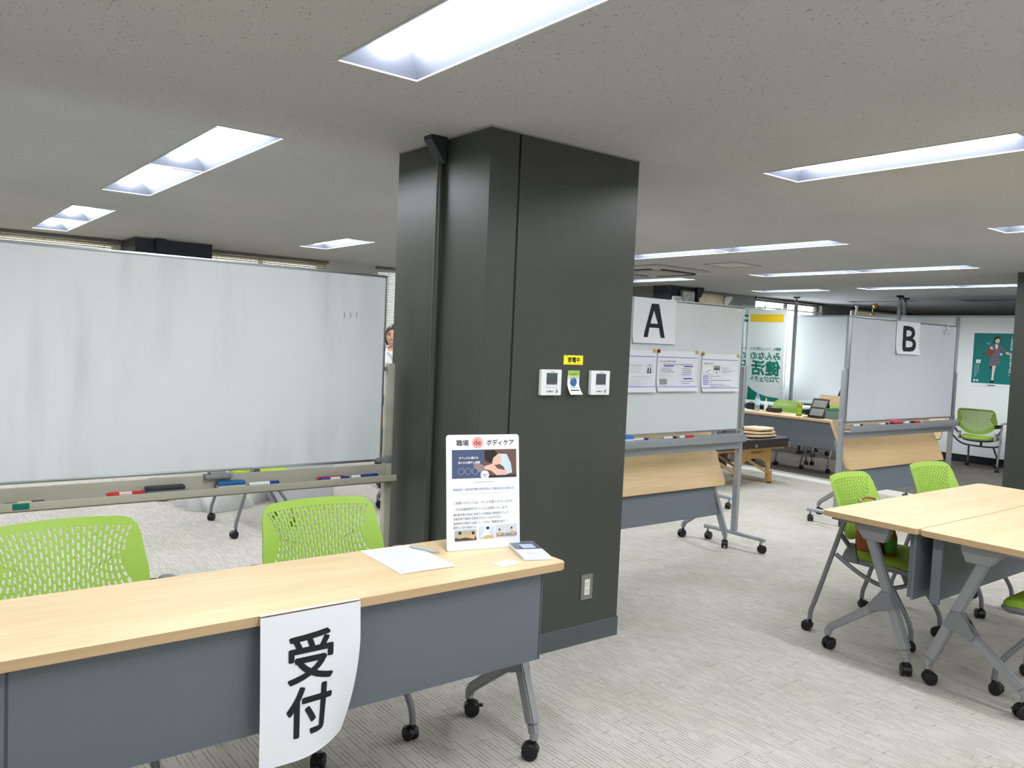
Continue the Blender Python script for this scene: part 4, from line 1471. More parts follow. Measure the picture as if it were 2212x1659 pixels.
eraser('black and grey board eraser in the tray of the large whiteboard', 0.968, yt1, zt1, 0.155, mat('felt_grey', rgb(120, 126, 132), 0.9), mat('eraser_black', rgb(44, 48, 54), 0.5))
eraser('blue board eraser with a cream felt in the tray of the large whiteboard', 1.246, yt1, zt1, 0.120, mat('felt_cream', rgb(206, 202, 186), 0.9), mat('eraser_blue', rgb(30, 96, 158), 0.45))
for x, lab in ((0.590, 'longer red bar magnet lying in the tray'), (0.680, 'smaller red bar magnet lying in the tray')):
    tag(B().prism(rrect(0.042 if x < .6 else 0.034, 0.016, 0.007), 0.0, 0.006, bev=0.0015).obj('bar_magnet', mat('dull_red', rgb(170, 58, 58), 0.5), loc=(x, yt1 - 0.006, zt1 + 0.0003)), lab, 'magnet', 'red bar magnets in the tray')
tag(B().box((-0.028, -0.0006, -0.012), (0.028, 0, 0.012)).obj('green_sticker', mat('green_tape', rgb(0, 110, 96), 0.5), loc=(0.437, 3.65 - 0.0843, 0.7875)), 'green tape stuck on the front lip of the pen tray', 'tape')

# board A tray
zt2 = 0.893 - 0.032 + 0.005
g = 'markers in the tray of board A'
marker('blue marker beside the blue eraser in the tray of board A', 4.055, 3.772, zt2, 0, MB_, MB_, 0.135, 0.0085, g, MW, MW)
marker('black marker in the middle of the tray of board A', 4.345, 3.772, zt2, 0, MK, MK, 0.130, 0.0085, g, None, MW)
marker('red marker in the tray of board A', 4.520, 3.772, zt2, 0, MR, MR, 0.150, 0.0090, g, MR, MW)
eraser('blue domed board eraser in the tray beside the large column', 3.905, 3.772, zt2, 0.13, mat('felt_white', rgb(215, 220, 228), 0.9), mat('eraser_sky', rgb(52, 120, 204), 0.4), dome=True, hgt=0.036)
# board B tray
zt3 = 0.905 - 0.032 + 0.005
g = 'markers in the tray of board B'


def onB(x, dy=-0.048):
    th = 0.0
    lx = (x - 7.655)
    return 7.655 + lx * math.cos(th) - dy * math.sin(th), 3.82 + lx * math.sin(th) + dy * math.cos(th)


for x, ln, bd, cp, sl, lab in ((6.80, 0.15, MW, MK, None, 'grey and black marker at the left end of the tray of board B'),
                               (7.235, 0.15, MW, MK, None, 'grey and black marker left of the pink eraser on board B'),
                               (7.665, 0.13, MW, MB_, None, 'white marker with blue cap touching the pink eraser'),
                               (7.755, 0.14, MW, MK, MK, 'dark marker between the blue capped and the red one on board B'),
                               (7.895, 0.16, MW, MR, MR, 'red marker in the tray of board B')):
    px_, py_ = onB(x, -0.048 if x != 7.665 else -0.058)
    marker(lab, px_, py_ + (0.012 if x == 7.755 else 0), zt3, 0.0 + (PI if x > 7.8 else 0), bd, cp, ln, 0.0095, g, sl, MW)
px_, py_ = onB(7.475)
eraser('pink domed board eraser in the tray of board B', px_, py_, zt3, 0.17, mat('felt_plum', rgb(120, 50, 70), 0.9), mat('eraser_pink', rgb(206, 96, 118), 0.45), 0.0, True, 0.038)
px_, py_ = onB(7.650, -0.0155)
oB, wB = paper_sheet('letter_sheet', 'white sheet with a large black letter B at the top of the board', 'sign', px_, 1.833, py_, 0.44, 0.305, curl=0.03, rz=0.0)
printed([('t', 'B', -0.135, -0.274, 0.335, INK, {'sx': 1.6, 'off': 0.0055})], oB, 'lettering', warp=wB)
px_, py_ = onB(8.41, -0.016)
hk = thing('clear_hook', 'clear plastic double hook hanging on the upper right corner of board B', 'hook', (px_, py_, 1.84), 0.0)
CLR = mat('clear_hook_plastic', rgb(225, 230, 235), 0.25, trans=0.3)
B().tube(curve3([(0, 0.03, 0.0), (0, 0.008, 0.010), (0, -0.008, 0.0), (0, -0.008, -0.05)], 5), 0.005, 8).obj('hanger', CLR, hk)
B().tube(curve3([(-0.065, -0.012, -0.05), (-0.058, -0.012, -0.085), (-0.035, -0.012, -0.09), (-0.012, -0.012, -0.06), (0, -0.012, -0.04), (0.012, -0.012, -0.06), (0.035, -0.012, -0.09), (0.058, -0.012, -0.085), (0.065, -0.012, -0.05)], 5), 0.005, 8).obj('hook', CLR, hk)

# folded tables below the boards
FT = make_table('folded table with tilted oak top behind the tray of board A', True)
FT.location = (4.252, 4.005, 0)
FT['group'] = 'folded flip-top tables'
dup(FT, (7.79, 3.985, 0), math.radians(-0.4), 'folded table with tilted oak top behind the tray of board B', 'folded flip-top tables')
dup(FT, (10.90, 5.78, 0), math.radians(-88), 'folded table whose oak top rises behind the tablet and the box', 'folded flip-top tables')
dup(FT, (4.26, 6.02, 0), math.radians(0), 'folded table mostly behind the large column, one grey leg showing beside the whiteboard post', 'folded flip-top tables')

# ================================================================ ON THE COLUMN
def controller(x0, x1, z0, z1, label):
    o = thing('wall_controller', label, 'thermostat', ((x0 + x1) / 2, 2.930, (z0 + z1) / 2), group='air conditioning controllers on the column')
    ww, hh = x1 - x0, z1 - z0
    R = Matrix(((1, 0, 0, 0), (0, 0, 1, 0), (0, 1, 0, 0), (0, 0, 0, 1)))
    B().prism(rrect(ww, hh, 0.004), -0.019, -0.0003, M=R, bev=0.0015).obj('housing', WHITE, o)
    B().box((-0.031, -0.0200, -0.008), (0.035, -0.0188, 0.045), 0.0005).obj('screen', mat('lcd_grey', rgb(74, 84, 86), 0.3), o)
    printed([('r', -0.031, -0.0225, 0.066, 0.0125, GINK), ('r', -0.030, -0.0215, 0.064, 0.0095, PAPER),
             ('p', [(-0.008, 0.049), (-0.005, 0.0535), (-0.002, 0.049)], GINK),
             ('r', 0.0, 0.0495, 0.013, 0.003, GINK),
             ('r', -0.030, -0.045, 0.014, 0.007, LINK), ('r', -0.013, -0.045, 0.012, 0.007, GINK), ('r', 0.003, -0.045, 0.012, 0.007, LINK),
             ('c', 0.034, -0.041, 0.007, LINK, 0.010), ('r', 0.030, -0.040, 0.008, 0.003, GINK), ('r', 0.030, -0.046, 0.008, 0.003, GINK)], o, 'print', y=-0.0204)
    return o


controller(2.440, 2.565, 1.250, 1.371, 'white air conditioning controller to the left of the globe sticker')
controller(2.757, 2.884, 1.250, 1.369, 'white air conditioning controller to the right of the globe sticker')
YEL = mat('yellow_card', rgb(250, 238, 30), 0.5)
R_ = thing('power_saving_sign', 'small yellow card with bold black characters on the column', 'sign', (2.650, 2.9292, 1.418))
B().box((-0.062, -0.0012, -0.0225), (0.062, 0.0, 0.0225)).obj('card', YEL, R_, smooth=False)
printed([('t', '節電中', -0.036, -0.009, 0.0265, INK, {'off': 0.0008}), ('c', -0.044, 0.010, 0.0075, mat('dark_yellow', rgb(190, 170, 20), 0.5)), ('c', -0.044, 0.010, 0.0062, YEL), ('r', -0.047, 0.0175, 0.006, 0.003, INK),
         ('r', -0.050, -0.019, 0.045, 0.002, mat('dark_yellow', rgb(190, 170, 20), 0.5)), ('r', 0.005, -0.019, 0.045, 0.002, mat('dark_yellow', rgb(190, 170, 20), 0.5))], R_, 'lettering', y=-0.0016)
gs = thing('globe_leaflet', 'green leaflet with a blue globe curling off the column between the controllers', 'sticker', (2.655, 2.9285, 1.368))


def gw(x, y, z):
    v = -z / 0.115
    yy = y - 0.001 - 0.030 * max(0, v - 0.55) ** 1.6 * 3 - 0.006 * max(0, 0.25 - v) * max(0, -x / 0.035)
    return (x + 0.018 * max(0, v - 0.6) ** 1.3 * (1 if x > 0 else 0.5), yy, z)


B().grid(lambda u, v: Vector(gw(-0.038 + 0.076 * u, 0, -0.115 * v)), 6, 16, thick=(0, 0.0004, 0)).obj('paper', PAPER, gs)
LG = mat('leaf_green', rgb(150, 196, 84), 0.6)
ii = []
for k in range(8):      # green band at the top in strips so that it bends with the paper
    ii.append(('r', -0.038, -0.004 - 0.005 * k, 0.076, 0.0045 if k else 0.004, LG if k < 5 else mat('pale_leaf', rgb(196, 222, 160), 0.6)))
ii += [('r', -0.020, -0.020, 0.040, 0.0035, DRED), ('r', -0.024, -0.027, 0.048, 0.0020, SALM), ('c', 0.0, -0.056, 0.0215, mat('globe_blue', rgb(52, 100, 170), 0.5), 0.022), ('p', [(-0.018, -0.048), (-0.008, -0.036), (0.004, -0.038), (-0.002, -0.052), (-0.012, -0.062), (-0.020, -0.058)], mat('globe_green', rgb(110, 170, 70), 0.5)),
       ('c', 0.002, -0.074, 0.005, mat('pale_leaf', rgb(196, 222, 160), 0.6), 0.003), ('r', -0.028, -0.084, 0.056, 0.003, LINK), ('r', -0.028, -0.097, 0.056, 0.0045, INK)]
printed(ii, gs, y=-0.0008, warp=gw)
ou = thing('power_outlet', 'steel framed double power outlet low on the column', 'outlet', (2.808, 2.930, 0.286))
R = Matrix(((1, 0, 0, 0), (0, 0, 1, 0), (0, 1, 0, 0), (0, 0, 0, 1)))
B().prism(rrect(0.078, 0.128, 0.005), -0.006, -0.0002, M=R, bev=0.0012).obj('plate', mat('brushed_steel', rgb(150, 150, 148), 0.35, metal=0.7), ou)
B().prism(rrect(0.034, 0.078, 0.002), -0.0085, -0.0058, M=R, bev=0.0005).obj('socket_insert', mat('ivory', rgb(224, 220, 204), 0.5), ou)
b = B()
for zz in (0.018, -0.018):
    b.box((-0.0075, -0.0090, zz - 0.006), (-0.0055, -0.0084, zz + 0.006)).box((0.0055, -0.0090, zz - 0.0045), (0.0075, -0.0084, zz + 0.0045))
    b.tube([(0, -0.0090, zz - 0.011), (0, -0.0084, zz - 0.011)], 0.002, 8)
b.obj('slot', BLACK, ou, smooth=False)
b = B()
b.tube([(0, -0.0066, 0.053), (0, -0.0058, 0.053)], 0.003, 10).tube([(0, -0.0066, -0.053), (0, -0.0058, -0.053)], 0.003, 10)
b.obj('screw', ALU, ou)

# clock and white box on the far column
ck = thing('wall_clock', 'square wall clock with white face on the far dark column', 'clock', (9.74, 8.278, 2.215))
R = Matrix(((1, 0, 0, 0), (0, 0, 1, 0), (0, 1, 0, 0), (0, 0, 0, 1)))
B().prism(rrect(0.30, 0.30, 0.02), -0.045, -0.0005, M=R, bev=0.006).obj('case', mat('clock_case', rgb(150, 146, 134), 0.4), ck)
B().box((-0.125, -0.047, -0.125), (0.125, -0.0455, 0.125)).obj('dial', mat('clock_dial', rgb(214, 220, 222), 0.4), ck, smooth=False, keep='dl')
b = B()
for k in range(12):
    a = 2 * PI * k / 12
    M = Matrix.Translation((0.098 * math.sin(a), -0.048, 0.098 * math.cos(a)))
    b.box((-0.006, -0.0004, -0.010), (0.006, 0.0004, 0.010), M=M)
b.obj('hour_marks', INK, KEEP['dl'], smooth=False)['kind'] = 'stuff'
b = B()
b.bar((0, -0.049, 0), (0.050, -0.049, 0.045), 0.001, 0.007, side=(0, 1, 0), bev=0).bar((0, -0.050, 0), (-0.052, -0.050, -0.075), 0.001, 0.005, side=(0, 1, 0), bev=0)
b.obj('clock_hand', INK, ck, smooth=False)
rt = thing('wireless_unit', 'white rounded box on the far column left of the clock', 'device', (9.50, 8.278, 2.15))
B().prism(rrect(0.20, 0.24, 0.03), -0.05, -0.0005, M=R, bev=0.01).obj('housing', WHITE, rt)
printed([('r', -0.035, 0.055, 0.07, 0.010, GINK)], rt, y=-0.0506)
br = thing('wall_bracket', 'white bracket arm on the wall just right of the closed beige blind', 'bracket', (11.12, JY - 0.001, 2.12))
B().box((-0.03, -0.03, -0.25), (0.03, 0.0, 0.24), 0.004).obj('upright', WHITE, br)
B().prism([(0.0, 0.10), (0.14, 0.22), (0.14, 0.26), (0.0, 0.26)], -0.02, 0.02, M=Matrix(((1, 0, 0, 0), (0, 0, 1, -0.02), (0, 1, 0, 0), (0, 0, 0, 1))), bev=0.004).obj('gusset', WHITE, br)

# ================================================================ REAR TABLE AND WHAT STANDS ON IT
T4 = dup(T1, (9.06, 5.87, 0), math.radians(-90), 'oak table with grey panel carrying bottles, behind board A and the massage bed', 'flip-top tables in use')
ZT = 0.7205
wb = thing('water_bottle', 'clear water bottle with pale blue cap and label on the rear table', 'bottle', (9.12, 6.46, ZT))
B().lathe([(0.026, 0), (0.033, 0.006), (0.033, 0.10), (0.030, 0.12), (0.033, 0.14), (0.032, 0.165), (0.013, 0.205), (0.013, 0.22)], n=20).obj('bottle_body', mat('clear_pet', rgb(220, 232, 238), 0.08, trans=0.75, ior=1.2), wb)
B().lathe([(0.034, 0.075), (0.034, 0.150)], n=20).obj('bottle_label', mat('aqua_label', rgb(170, 206, 226), 0.5), wb)
B().lathe([(0.0155, 0.217), (0.0155, 0.245), (0.012, 0.248)], n=16).obj('cap', mat('blue_cap', rgb(96, 176, 228), 0.4), wb)
sp = thing('spray_bottle', 'small white spray bottle next to the water bottle', 'bottle', (9.20, 6.385, ZT))
B().lathe([(0.021, 0), (0.024, 0.004), (0.024, 0.09), (0.012, 0.105), (0.011, 0.112)], n=18).obj('bottle_body', mat('milky_plastic', rgb(225, 228, 230), 0.3), sp)
B().lathe([(0.0125, 0.11), (0.0125, 0.125), (0.007, 0.128), (0.007, 0.165), (0.002, 0.17)], n=14).obj('nozzle', WHITE, sp)
tag(B().prism(rrect(0.20, 0.13, 0.04, 6), 0.0, 0.055, bev=0.012).obj('glasses_case', mat('case_black', rgb(36, 34, 34), 0.45), loc=(9.17, 6.235, ZT + 0.0005), rot=(0, 0, 1.4)), 'rounded black zip case on the rear table', 'case')
gt = thing('tea_bottle', 'small tea bottle with green label on the rear table', 'bottle', (9.00, 5.765, ZT))
B().lathe([(0.029, 0), (0.033, 0.005), (0.033, 0.115), (0.024, 0.135), (0.013, 0.147), (0.013, 0.155)], n=20).obj('bottle_body', mat('amber_tea', rgb(150, 110, 20), 0.15), gt)
B().lathe([(0.034, 0.022), (0.034, 0.108)], n=20).obj('bottle_label', mat('tea_label', rgb(130, 180, 40), 0.5), gt)
B().lathe([(0.0155, 0.152), (0.0155, 0.173), (0.012, 0.175)], n=16).obj('cap', mat('tea_cap', rgb(170, 200, 120), 0.5), gt)
ts = thing('tablet_case', 'black folding tablet case with two grey panels standing on the rear table', 'tablet', (9.0, 5.54, ZT), math.radians(-90))
M = Matrix.Translation((0, 0.0, 0.003)) @ Matrix.Rotation(math.radians(-28), 4, 'X')
B().box((-0.11, -0.005, 0.0), (0.11, 0.005, 0.255), 0.004, M=M).obj('cover', BLACK, ts)
for zz in (0.022, 0.135):
    B().box((-0.088, -0.0062, zz), (0.088, -0.0048, zz + 0.095), 0.0003, M=M).obj('panel', mat('case_grey', rgb(120, 122, 116), 0.6), ts)
B().box((-0.11, -0.10, 0.0), (0.11, 0.02, 0.006), 0.002).obj('base', BLACK, ts)
B().bar((0, 0.115, 0.215), (0, 0.16, 0.004), 0.20, 0.006, bev=0.001).obj('prop', BLACK, ts)
gb = thing('storage_box', 'open grey-green fabric box on the rear table left of board B', 'box', (9.10, 5.285, ZT), math.radians(-92))
b = B()
fb = mat('sage_fabric', rgb(96, 124, 114), 0.8, bump=(300, 0.2))
b.box((-0.13, -0.10, 0.0), (0.13, 0.10, 0.006))
for lo, hi in (((-0.13, -0.10, 0.006), (0.13, -0.094, 0.125)), ((-0.13, 0.094, 0.006), (0.13, 0.10, 0.125)), ((-0.13, -0.094, 0.006), (-0.124, 0.094, 0.125)), ((0.124, -0.094, 0.006), (0.13, 0.094, 0.125))):
    b.box(lo, hi, 0.0015)
b.obj('box_wall', fb, gb)
B().box((-0.133, -0.104, 0.115), (0.133, -0.099, 0.128), 0.001).obj('hem', fb, gb)
for k, (x, y, rz, ww, hh) in enumerate(((9.12, 6.68, 0.2, 0.21, 0.30), (9.10, 6.05, 1.3, 0.13, 0.20))):
    tag(B().box((-ww / 2, -hh / 2, 0), (ww / 2, hh / 2, 0.0025)).obj('loose_paper', PAPER if not k else mat('pinkish_folder', rgb(206, 176, 150), 0.6), loc=(x, y, ZT + 0.0004), rot=(0, 0, rz), smooth=False),
        ('white papers at the far left of the rear table by the post of board A', 'pale folder on the rear table between the black case and the tea bottle')[k], 'paper')
dk = thing('black_pouch', 'black pouch beside the water bottle, against the post of board A', 'pouch', (9.19, 6.60, ZT + 0.001), 0.3)
B().prism(rrect(0.10, 0.15, 0.03), 0.0, 0.085, bev=0.02).obj('pouch', BLACKM, dk)
B().tube(curve3([(-0.03, -0.04, 0.083), (0, 0, 0.105), (0.03, 0.04, 0.083)], 5), 0.005, 8).obj('handle', BLACKM, dk)

# low dark tables along the partition
lt0 = thing('low_table', 'white topped table with black frame in front of the green banner', 'table', (11.0, 7.55, 0), PI / 2)


def low_table(o):
    B().box((-0.75, -0.30, 0.672), (0.75, 0.30, 0.70), 0.004).obj('tabletop', [PANEL2], o)
    B().box((-0.74, -0.29, 0.615), (0.74, 0.29, 0.671)).obj('shelf_frame', BLACKM, o, smooth=False)
    for s_ in (-1, 1):
        B().bar((s_ * 0.68, -0.22, 0.61), (s_ * 0.68, -0.22, 0.03), 0.03, 0.03, bev=0.004).obj('leg', BLACKM, o)
        B().bar((s_ * 0.68, 0.22, 0.61), (s_ * 0.68, 0.22, 0.03), 0.03, 0.03, bev=0.004).obj('leg', BLACKM, o)
        B().bar((s_ * 0.68, -0.28, 0.03), (s_ * 0.68, 0.28, 0.03), 0.03, 0.03, bev=0.004).obj('foot', BLACKM, o)
        B().bar((s_ * 0.66, 0, 0.61), (s_ * 0.40, 0, 0.44), 0.02, 0.03, bev=0.002).obj('brace', BLACKM, o)


low_table(lt0)
lt0['group'] = 'white topped tables with black frames'
dup(lt0, (12.28, 7.06, 0), PI / 2, 'white topped black table along the partition, behind the folded oak top', 'white topped tables with black frames')
dup(lt0, (12.32, 3.78, 0), PI / 2, 'brown edged table behind the lime chair under the poster, cut by the right column', 'white topped tables with black frames')
# umbrella-like black support leaning on the partition
lp = thing('leaning_pole', 'black tripod rod leaning against the partition left of board B', 'rod', (12.35, 7.13, 0))
B().tube([(0, 0.12, 0.702), (0, -0.02, 1.10), (0, -0.14, 1.50)], 0.018, 10).obj('rod', BLACKM, lp)
B().tube([(0, 0.02, 1.02), (0, -0.03, 1.12)], 0.03, 10).obj('collar', BLACK, lp)

# ---- banners
TEAL = mat('teal_print', rgb(0, 122, 100), 0.6)
BYEL = mat('banner_yellow', rgb(228, 190, 30), 0.6)
CLOTH = mat('banner_cloth', rgb(214, 224, 222), 0.8, subsurf=0.0)


def banner(label, loc, rz, group, full=True):
    o = thing('banner_stand', label, 'banner', loc, rz, group)
    ww, z0, z1 = (0.68 if full else 0.60), 0.60, (2.18 if full else 2.22)

    def fn(u, v):
        return Vector((-ww / 2 + ww * u, 0.012 * math.sin(5 * u + 3 * v) + 0.01 * math.sin(9 * v), z1 + (z0 - z1) * v))
    B().grid(fn, 10, 24, thick=(0, 0.001, 0)).obj('banner_cloth', CLOTH, o, keep='cl')

    def wp(x, y, z):
        u, v = (x + ww / 2) / ww, (z - z1) / (z0 - z1)
        return (x, y + 0.012 * math.sin(5 * u + 3 * v) + 0.01 * math.sin(9 * v), z)
    dd = [('r', -0.30 + 0.06 * k, 1.98, 0.0602, 0.125, BYEL) for k in range(10)] if full else [('r', -0.24, 2.06, 0.5, 0.040, TEAL), ('r', -0.24, 1.98, 0.5, 0.040, TEAL)]
    pts = [(-0.28, 0.92), (-0.2, 0.86), (-0.08, 0.80), (0.08, 0.76), (0.28, 0.745)]
    for a, c in zip(pts, pts[1:]):
        dd.append(('p', [(a[0], 0.61), (c[0], 0.61), c, a], TEAL))
    pr = printed(dd, KEEP['cl'], 'print', y=-0.003, warp=wp)

    def mirror(x, y, z):
        return wp(-x, y, z)
    printed([('t', '健康を、いっしょに育てよう。', -0.290, 1.520, 0.052, TEAL, {'sx': 0.82, 'off': 0.0008, 'n': 4}),
             ('t', 'みんなの', -0.295, 1.370, 0.140, TEAL, {'off': 0.0035}),
             ('t', '健活', -0.295, 1.130, 0.250, TEAL, {'off': 0.009, 'sx': 1.05}),
             ('t', 'プロジェクト', -0.295, 1.005, 0.100, TEAL, {'off': 0.003, 'sx': 0.92})], KEEP['cl'], 'lettering', y=-0.0035, warp=mirror, label='Japanese lettering seen mirrored from the back of the cloth')
    px = ww / 2 + 0.035
    B().tube([(px, 0, 0.03), (px, 0, z1 + 0.06)], 0.011, 10).obj('pole', WHITE, o)
    B().tube([(px + 0.01, 0, z1 + 0.02), (-ww / 2 - 0.01, 0, z1 + 0.025)], 0.006, 8).obj('top_arm', WHITE, o)
    for zz in (0.62, 0.95, 1.28, 1.61, 1.93):
        B().box((ww / 2 - 0.005, -0.008, zz - 0.012), (px + 0.018, 0.014, zz + 0.012), 0.002).obj('loop', WHITE, o)
    B().lathe([(0.15, 0.0), (0.15, 0.02), (0.13, 0.05), (0.05, 0.07), (0.03, 0.10)], n=28, c=(px, 0, 0)).obj('base', WHITE, o)
    return o


banner('white and green banner with yellow band and mirrored Japanese lettering beside board A', (11.52, 8.075, 0), math.radians(-84), 'promotional banners')
banner('second banner with two green stripes, mostly hidden behind the first one', (11.66, 8.455, 0), math.radians(0), 'promotional banners', False)

# ---- poster on the partition
TEALP = mat('poster_teal', rgb(0, 122, 118), 0.45)
po = thing('wall_poster', 'teal poster of an illustrated woman in a grey suit on the white partition', 'poster', (PX - 0.004, 5.033, 1.535), math.radians(-90))
# local x right when facing +x wall : rotate so that local -y faces -x
ww, hh = 0.545, 0.72
B().box((-ww / 2, -0.001, -hh / 2 - 0.045), (ww / 2, 0.0, hh / 2)).obj('paper', PAPER, po, smooth=False)
SUIT = mat('poster_suit', rgb(112, 106, 118), 0.6)
PSK = mat('poster_skin', rgb(240, 208, 190), 0.6)
PBAG = mat('poster_bag', rgb(134, 74, 58), 0.6)
its = [('r', -ww / 2, -hh / 2, ww, hh, TEALP),
       ('p', [(-0.035, -0.045), (-0.030, -0.105), (-0.015, -0.115), (-0.01, -0.05)], PSK), ('p', [(-0.040, -0.105), (-0.030, -0.150), (-0.012, -0.150), (-0.008, -0.110)], INK),
       ('p', [(0.0, -0.10), (0.045, -0.10), (0.030, -0.20), (0.022, -0.32), (-0.002, -0.32), (0.002, -0.20)], PSK),
       ('p', [(-0.022, -0.345), (0.030, -0.345), (0.034, -0.325), (0.020, -0.312), (-0.012, -0.318)], INK),
       ('p', [(-0.030, 0.03), (-0.062, -0.090), (0.0, -0.105), (0.085, -0.095), (0.105, -0.060), (0.085, 0.03), (0.03, 0.06)], SUIT),
       ('p', [(-0.030, 0.03), (-0.050, 0.175), (0.0, 0.205), (0.070, 0.200), (0.105, 0.175), (0.085, 0.03)], SUIT),
       ('p', [(0.075, 0.20), (0.110, 0.175), (0.190, 0.095), (0.170, 0.070), (0.095, 0.130)], SUIT), ('p', [(0.165, 0.095), (0.190, 0.100), (0.215, 0.080), (0.200, 0.060), (0.168, 0.070)], PSK),
       ('p', [(-0.115, 0.075), (-0.060, 0.155), (0.020, 0.105), (-0.030, 0.035), (-0.100, 0.045)], PBAG), ('p', [(-0.050, 0.175), (-0.010, 0.160), (-0.010, 0.125), (-0.045, 0.135)], PSK),
       ('p', [(0.018, 0.205), (0.050, 0.205), (0.058, 0.165), (0.035, 0.125), (0.022, 0.165)], PAPER), ('p', [(0.085, 0.075), (0.115, 0.085), (0.125, 0.055), (0.095, 0.045)], PBLUE),
       ('p', [(-0.008, 0.215), (-0.002, 0.28), (0.020, 0.315), (0.060, 0.318), (0.085, 0.290), (0.080, 0.225), (0.060, 0.24)], HAIRP), ('c', 0.044, 0.258, 0.032, PSK, 0.038),
       ('p', [(0.006, 0.26), (0.020, 0.305), (0.060, 0.308), (0.078, 0.275), (0.05, 0.290), (0.02, 0.27)], HAIRP),
       ('c', 0.034, 0.262, 0.003, INK), ('c', 0.056, 0.260, 0.003, INK), ('p', [(0.036, 0.240), (0.056, 0.239), (0.046, 0.230)], DRED),
       ('p', [(-0.225, -0.025), (-0.160, -0.020), (-0.165, -0.075), (-0.222, -0.075)], PAPER), ('c', -0.195, -0.050, 0.008, TEALP),
       ('r', -0.100, 0.215, 0.055, 0.004, PBLUE), ('r', -0.085, 0.200, 0.03, 0.006, PBLUE),
       ('r', -0.245, -0.335, 0.030, 0.026, PAPER), ('c', -0.190, -0.322, 0.015, PAPER)]
for k in range(4):
    its.append(('r', -0.235 + 0.018 * k, -0.29 + 0.03 * k, 0.004, 0.20 - 0.03 * k, PBLUE))
yz = 0.285
for ch in 'このまちを、私がつなぐんだ。':
    its.append(('t', ch, 0.215, yz, 0.042, PAPER, {'off': 0.001}))
    yz -= 0.040
its.append(('r', -0.05, -0.392, 0.10, 0.014, TEAL))
printed(its, po, 'print', y=-0.0016)

# trophy-like golden lamp on the partition
tr = thing('gold_ornament', 'gold ball ornament on a bent stem on top of the partition', 'ornament', (PX + 0.02, 6.88, 2.151))
GOLD = mat('gold', rgb(206, 166, 60), 0.25, metal=0.8)
B().lathe([(0.04, 0), (0.04, 0.02), (0.015, 0.035), (0.012, 0.06)], n=16).obj('base', GOLD, tr)
B().tube(curve3([(0, 0, 0.05), (0, 0.01, 0.10), (0, -0.02, 0.13)], 5), 0.008, 8).obj('stem', ALU, tr)
B().lathe([(0.0, -0.045), (0.02, -0.04), (0.04, -0.015), (0.045, 0.0), (0.04, 0.02), (0.02, 0.038), (0.0, 0.042)], n=18, c=(0, -0.035, 0.15)).obj('ball', GOLD, tr)
tag(B().lathe([(0.03, 0), (0.03, 0.02), (0.02, 0.03), (0.02, 0.12), (0.028, 0.125), (0.028, 0.15)], n=16).obj('white_tube', WHITE, loc=(PX + 0.02, 7.16, 2.151)), 'short white tube standing on the partition left of the gold ornament', 'tube')

# ================================================================ MASSAGE BED
mb = thing('massage_bed', 'folding massage bed with dark padding and wooden legs between boards A and B', 'massage table', (7.62, 5.73, 0))
BW = mat('beech_wood', rgb(206, 166, 104), 0.5, noise=(3, 0.08, (6, 6, 1)))
LE = mat('dark_brown_vinyl', rgb(58, 52, 52), 0.35, spec=0.5)
B().prism(rrect(1.46, 0.66, 0.09, 6), 0.425, 0.520, bev=0.036).obj('cushion', LE, mb)
B().box((-0.66, -0.27, 0.395), (0.64, 0.27, 0.427), 0.004).obj('bed_frame', BW, mb)
R = Matrix(((1, 0, 0, 0), (0, 0, 1, 0), (0, 1, 0, 0), (0, 0, 0, 1)))
for yy, nm in ((-0.195, 'front'), (0.215, 'rear')):
    arch = [(-0.135, 0.0), (-0.075, 0.0), (-0.075, 0.16)]
    for k in range(9):
        a = PI - PI * k / 8
        arch.append((0.185 + 0.235 * math.cos(a), 0.19 + 0.105 * math.sin(a)))
    arch += [(0.435, 0.16), (0.435, 0.0), (0.485, 0.0), (0.500, 0.24), (0.500, 0.398), (-0.135, 0.398)]
    B().prism(arch, yy - 0.011, yy + 0.011, M=R, bev=0.003).obj('leg_panel', BW, mb)
for s_, X in ((-1, -0.115), (1, 0.455)):
    for yy in (-0.225, 0.245):
        b = B()
        b.box((X - 0.022, yy - 0.018, 0.012), (X + 0.022, yy + 0.018, 0.30 if s_ < 0 else 0.14), 0.004)
        b.obj('leg_extension', BW, mb)
        B().box((X - 0.024, yy - 0.020, 0.0), (X + 0.024, yy + 0.020, 0.013), 0.002).obj('foot_cap', BLACK, mb)
        b = B()
        for zz in (0.10, 0.135):
            b.tube([(X, yy - 0.020, zz), (X, yy - 0.032, zz)], 0.009, 10)
        b.obj('knob', BW, mb)
for yy in (-0.21, 0.23):
    B().bar((0.445, yy, 0.11), (0.02, yy, 0.30), 0.012, 0.028, side=(0, 1, 0), bev=0.002).obj('brace', BW, mb)
    B().bar((-0.115, yy, 0.12), (-0.55, yy, 0.32), 0.012, 0.028, side=(0, 1, 0), bev=0.002).obj('brace', BW, mb)
B().tube([(-0.60, -0.02, 0.40), (-0.10, -0.2, 0.16)], 0.0025, 6).obj('cable', ALU, mb)
B().tube([(0.42, -0.2, 0.20), (-0.08, -0.2, 0.385)], 0.0025, 6).obj('cable', ALU, mb)
b = B()
b.lathe([(0.022, -0.342), (0.022, -0.336)], ax='y', c=(0.64, 0, 0.462), n=12).lathe([(0.022, -0.342), (0.022, -0.336)], ax='y', c=(0.02, 0, 0.455), n=12)
b.obj('metal_stud', ALU, mb)
printed([('t', 'SEVEN BEAUTY', 0.115, 0.347, 0.038, INK, {'sx': 0.88, 'off': 0.0006, 'n': 4})], mb, 'lettering', y=-0.2072)
tw = thing('folded_blanket', 'beige folded blanket lying on the massage bed', 'blanket', (7.985, 5.64, 0.5215), 0.05)
TW = mat('beige_towel', rgb(222, 196, 164), 0.95, bump=(200, 0.5))
